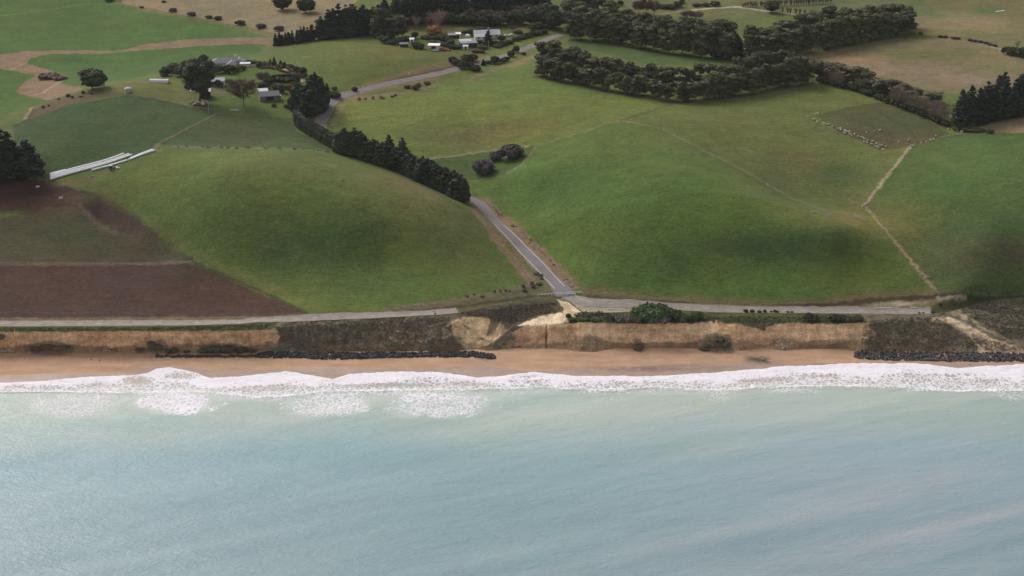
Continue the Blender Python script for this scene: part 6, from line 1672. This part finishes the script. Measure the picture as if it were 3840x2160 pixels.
marker(838, 317, "white post where the hill road passes behind the hedge", 1.1)
marker(1027, 186, "white marker post on the outer verge of the upper hill road", 1.0)
marker(1100, 204, "white marker post on the lower verge of the upper hill road", 1.0)
# poles
for px, py, h, m, lb, arms in ((1229, 133, 9.0, M_CONC, "pale concrete power pole in front of the conifer", True), (1663, 327, 9.0, M_TIMBER, "dark power pole at the right hill's fence corner", True), (1375, 68, 9.0, M_TIMBER, "dark power pole under the trees near the road's end", True), (525, 284, 7.0, M_CONC, "pale power pole in front of the collapsed shed", True)):
    e = site("power_pole", px, py, 0, lb, "pole")
    MB().tube([(0, 0, -.5), (0, 0, h)], [.16, .10], 8).build("shaft", m, e)
    a = MB().box(-.9, .9, -.06, .06, h - .7, h - .55).build("crossarm", M_TIMBER, e)
    for x in (-.8, 0, .8): MB().box(x - .04, x + .04, -.04, .04, h - .55, h - .38).build("insulator", M_CONC, a)
# troughs
def trough(px, py, rz, label, m=M_CONC):
    e = site("water_trough", px, py, rz, label, "trough")
    mb = MB(); mb.box(-1.1, 1.1, -.55, -.45, -.2, .55); mb.box(-1.1, 1.1, .45, .55, -.2, .55); mb.box(-1.1, -1.0, -.45, .45, -.2, .55); mb.box(1.0, 1.1, -.45, .45, -.2, .55); mb.build("tub", m, e)
    MB().box(-1.0, 1.0, -.45, .45, -.1, .42).build("water", M_GLASS, e)
trough(2181, 514, .2, "concrete trough at the fence junction, upper of two")
trough(2173, 519, .3, "concrete trough at the fence junction, lower of two")
trough(2318, 692, .1, "concrete trough on the fence above the cut-off road, upper of two")
trough(2332, 698, .2, "concrete trough on the fence above the cut-off road, lower of two")
trough(861, 453, .4, "lone trough on the left hill's upper slope")
trough(231, 444, .5, "small trough on the bare track below the bales")
trough(2046, 535, .3, "trough at the lower end of the right hill's ditch, left of two")
trough(2086, 543, .3, "trough at the lower end of the right hill's ditch, right of two")
trough(95, 470, .2, "white trough on the bare soil, upper left of two", M_WHITE)
trough(153, 498, .1, "white trough on the bare soil, lower right of two", M_WHITE)
for px, py, l, lb in ((1536, 778, 3.4, "pale concrete slab lying on the gravel by the cut-off road"), (1491, 782, 1.2, "short pale slab beside the rubble pile"), (2230, 775.5, 12, "long pale strip of broken concrete beside the road's end"), (2300, 773.5, 4, "short pale concrete strip beside the road's end")):
    P = g1(px, py); o = MB().box(-l / 2, l / 2, -.45, .45, -.1, .22).build("concrete_slab", M_CONC); o.location = P; tag(o, lb, "slab")
P = g1(2516, 29); o = MB().box(-4.5, 4.5, -.5, .5, 0, .5).build("pipe_stack", M_WHITE); o.location = P; o.rotation_euler = (0, 0, R(28)); tag(o, "white pipe stack lying in the far right paddock", "pipes")

# ================================================================== SHEEP
def sheep_mesh():
    me = bpy.data.meshes.new("sheep_frame")
    V = [(0, 0, .62), (.38, 0, .64), (-.38, 0, .62), (.58, 0, .80), (.78, 0, .74), (.34, .15, .42), (.34, .15, .02), (.34, -.15, .42), (.34, -.15, .02), (-.36, .16, .42), (-.36, .16, .02), (-.36, -.16, .42), (-.36, -.16, .02), (-.58, 0, .52)]
    E = [(0, 1), (0, 2), (1, 3), (3, 4), (1, 5), (5, 6), (1, 7), (7, 8), (2, 9), (9, 10), (2, 11), (11, 12), (2, 13)]
    rd = [.30, .27, .28, .13, .09, .10, .055, .10, .055, .11, .06, .11, .06, .06]
    me.from_pydata(V, E, [])
    o = link("sheep_frame", me)
    o.modifiers.new("skin", 'SKIN'); o.modifiers.new("sub", 'SUBSURF').levels = 1
    for d, r in zip(me.skin_vertices[0].data, rd): d.radius = (r, r)
    me.skin_vertices[0].data[0].use_root = True
    dg = bpy.context.evaluated_depsgraph_get()
    out = bpy.data.meshes.new_from_object(o.evaluated_get(dg))
    bpy.data.objects.remove(o); bpy.data.meshes.remove(me)
    return out
M_WOOL = mat_plain("wool", (.62, .55, .47), .95, .12, 4.0)
SHM = sheep_mesh(); SHM.name = "sheep"; SHM.materials.clear(); SHM.materials.append(M_WOOL)
SHM.polygons.foreach_set('use_smooth', [True] * len(SHM.polygons))
FLOCK = [(118,158),(228,118),(265,105),(193,195),(225,195),(262,228),(245,247),(350,252),(378,265),(405,272),(435,272),(362,290),(485,310),(565,340),(612,335),(608,355),(670,362),(688,375),(712,385),(742,385),(660,400),(680,408),(742,420),(768,425),(778,450),(822,420),(870,455),(918,467),(945,475),(968,492),(1020,510),(965,538),(1012,548),(1092,528),(1080,572),(1148,562),(1190,588),(1225,590),(1140,603),(1185,628),(1165,612),(1248,655),(1292,606)]
LOOSE = [(1003,395),(1117,377),(1203,362),(1490,540),(1637,510),(1685,598),(1703,598),(1825,555),(1902,538),(1960,512),(1980,510),(2015,500),(2050,445),(2235,345),(2370,372),(2443,386)]
for lst, lb, gp in ((FLOCK, "white sheep in the string along the brown paddock's lower edge, %s from left", "string of sheep"), (LOOSE, "white sheep scattered on the right of the brown paddock, %s from left", "scattered sheep")):
    for i, (x, y) in enumerate(sorted(lst)):
        P = g1(2012.5 + x / 6, 268.3 + y / 6 + 1)
        o = link("sheep", SHM, None, P, (0, 0, random.uniform(0, 6.28)), (1.25,) * 3)
        tag(o, lb % ordinal(i + 1), "sheep", gp)

# ================================================================== ROCKS
M_ROCK = mat_plain("dark_basalt", (.062, .057, .057), .8, .55, 1.5, .3, objvar=.8)
M_ROCKP = mat_plain("pale_loess_block", (.50, .40, .30), .95, .2, 1.5, .1, objvar=.25)
M_ROCKB = mat_plain("brown_rubble", (.105, .072, .060), .9, .35, 1.5, .2, objvar=.4)
def rock_meshes(m, n=6, flat=.7):
    out = []
    for i in range(n):
        rg = np.random.default_rng(900 + i); V, F = ICO0
        v = V * (1 + .22 * rg.normal(size=(len(V), 1))) * rg.uniform(.7, 1.25, size=3) * (1, 1, flat)
        out.append(build_mesh("boulder", v, F, m, False))
    return out
RK, RKP, RKB = rock_meshes(M_ROCK), rock_meshes(M_ROCKP), rock_meshes(M_ROCKB)
def rockwork(name, part, meshes, n, sampler, size, label, cat, lim=300, pile=.5, seed=3):
    rg = np.random.default_rng(seed); it = []
    while len(it) < n:
        x, y = sampler(rg); P = coast_at(x, y)
        if P is None: continue
        s = rg.uniform(*size); it.append((s, P + np.array((0, 0, rg.uniform(-.1, 1) * pile))))
    it.sort(key=lambda a: -a[0])
    C = np.mean([p for _, p in it], axis=0)
    e = tag(empty(name, C), label, cat)
    for s, p in it[:lim]:
        link(part, meshes[rg.integers(len(meshes))], e, p - C, tuple(rg.uniform(0, 6, 3)), (s, s, s))
    if len(it) > lim:
        tm = TM(); V0, F0 = ICO0
        for s, p in it[lim:]:
            tm.add(V0 * (1 + .22 * rg.normal(size=(len(V0), 1))) * rg.uniform(.7, 1.2, size=3) * s + p - C, F0.copy())
        v, f = tm.data(); o = link("small_rocks", build_mesh("small_rocks", v, f, meshes[0].materials[0]), e); o['kind'] = "stuff"
    return e
def band_sampler(xs, top, bot):
    def f(rg):
        
        while True:
            x = rg.uniform(xs[0], xs[-1]); a, b = np.interp(x, xs, top), np.interp(x, xs, bot)
            if rg.uniform(0, 20) < b - a: break
        return x, rg.uniform(a, b)
    return f
rockwork("rock_wall", "boulder", RK, 2100, band_sampler([390, 470, 560, 640, 670, 740, 830, 900, 1000, 1100, 1180, 1245], [896, 895, 896, 893, 886, 887, 887, 888, 888, 886, 885, 893], [899, 899.5, 899, 899, 901, 901, 905, 903, 900, 898, 899, 903]), (.32, .85), "long dark boulder wall at the foot of the left scrub slope", "rock wall", seed=3)
rockwork("rock_wall", "boulder", RK, 1500, band_sampler([2148, 2170, 2250, 2350, 2450, 2560, 2640], [888, 883, 884, 885, 888, 890, 890], [899, 904, 907, 908, 910, 910, 910]), (.38, .95), "broad black boulder wall at the foot of the right scrub slope", "rock wall", seed=4)
def blob(x0, y0, rx, ry):
    def f(rg):
        a = rg.uniform(0, 6.28); r = math.sqrt(rg.uniform(0, 1)); return x0 + rx * r * math.cos(a), y0 + ry * r * math.sin(a)
    return f
rockwork("rockfall", "block", RKP, 230, blob(1462, 858, 50, 15), (.16, .42), "large fan of pale fallen blocks below the sand bluff", "rockfall", pile=.1, seed=5)
rockwork("rockfall", "block", RKP, 70, blob(1333, 872, 24, 9), (.15, .40), "small pale rockfall left of the black fissure", "rockfall", pile=.1, seed=6)
rockwork("rockfall", "block", RKP, 60, blob(1862, 867, 18, 7), (.15, .38), "pale blocks right of the bushy slump", "rockfall", pile=.1, seed=7)
rockwork("rockfall", "block", RKP, 40, blob(1972, 866, 24, 12), (.25, .75), "big pale fallen blocks against the right cliff", "rockfall", pile=.15, seed=8)
rockwork("rockfall", "block", RKP, 40, blob(280, 878, 22, 7), (.15, .42), "pale blocks at the left cliff's foot", "rockfall", pile=.1, seed=9)
rockwork("rockfall", "block", RKP, 16, blob(20, 882, 18, 4), (.3, .75), "pale blocks at the left edge of the beach", "rockfall", pile=.1, seed=19)
rockwork("rubble_pile", "rubble", RKB, 220, blob(1492, 794, 48, 8), (.22, .55), "dark reddish rubble pile on the brink beside the green clump", "rubble", pile=.9, seed=10)
def g_rocks(name, part, meshes, pts, n, size, label, cat, seed):
    W = spline(to_world(pts), .5); rg = np.random.default_rng(seed); C = W[0]
    e = tag(empty(name, C), label, cat)
    for i in range(n):
        p = W[rg.integers(len(W))] + np.array((rg.normal() * .35, rg.normal() * .5, 0)); p[2] = GH(p[0], p[1]) + .05; s = rg.uniform(*size)
        link(part, meshes[rg.integers(len(meshes))], e, p - C, tuple(rg.uniform(0, 6, 3)), (s, s, s))
g_rocks("rock_bund", "stone", RKB, "1397,752 1410,751 1424,756 1438,766 1450,776 1462,784", 46, (.2, .45), "line of dark stones guarding the edge of the slip", "rock line", 11)
g_rocks("rock_bund", "stone", RKB, "1090,785 1094,790 1098,794", 22, (.2, .42), "dark rubble line across the end of the left coast road", "rock line", 12)
for px, py, s, lb in ((230, 905, .8, "dark rock lying on the left beach, left of two"), (251, 906.5, .6, "dark rock lying on the left beach, right of two"), (424, 918, .3, "tiny dark stone on wet sand above the surf"), (2330, 918, .5, "dark rock on the sand before the right boulder wall, left of two"), (2440, 917, .7, "dark rock on the sand before the right boulder wall, right of two")):
    P = coast_at(px, py); o = link("beach_rock", RK[1], None, P, (0, 0, 1), (s, s, s * .7)); tag(o, lb, "rock")
for px, py, lb in ((1740, 901, "pale lump on the middle of the beach, upper"), (1478, 914, "pale lump on the beach below the rockfall"), (1340, 912, "pale lump on the beach left of the rockfall"), (1517, 919, "pale lump on the beach, lowest of the four")):
    P = coast_at(px, py); o = link("beach_lump", RKP[2], None, P, (0, 0, 2), (.32, .32, .22)); tag(o, lb, "rock")

# ================================================================== AIR
hz = MB().box(-10000, 10000, -8000, 11000, -6, 352).build("haze", None)
M_HAZE = bpy.data.materials.new("haze")
M_HAZE.use_nodes = True
nt = M_HAZE.node_tree
nt.nodes.clear()
out = nt.nodes.new("ShaderNodeOutputMaterial"); pv = nt.nodes.new("ShaderNodeVolumePrincipled")
pv.inputs['Color'].default_value = (.82, .84, .90, 1); pv.inputs['Density'].default_value = 0.00002
nt.links.new(pv.outputs[0], out.inputs['Volume'])
hz.data.materials.append(M_HAZE)
tag(hz, "thin pale sea haze over the whole coast", kind="stuff")
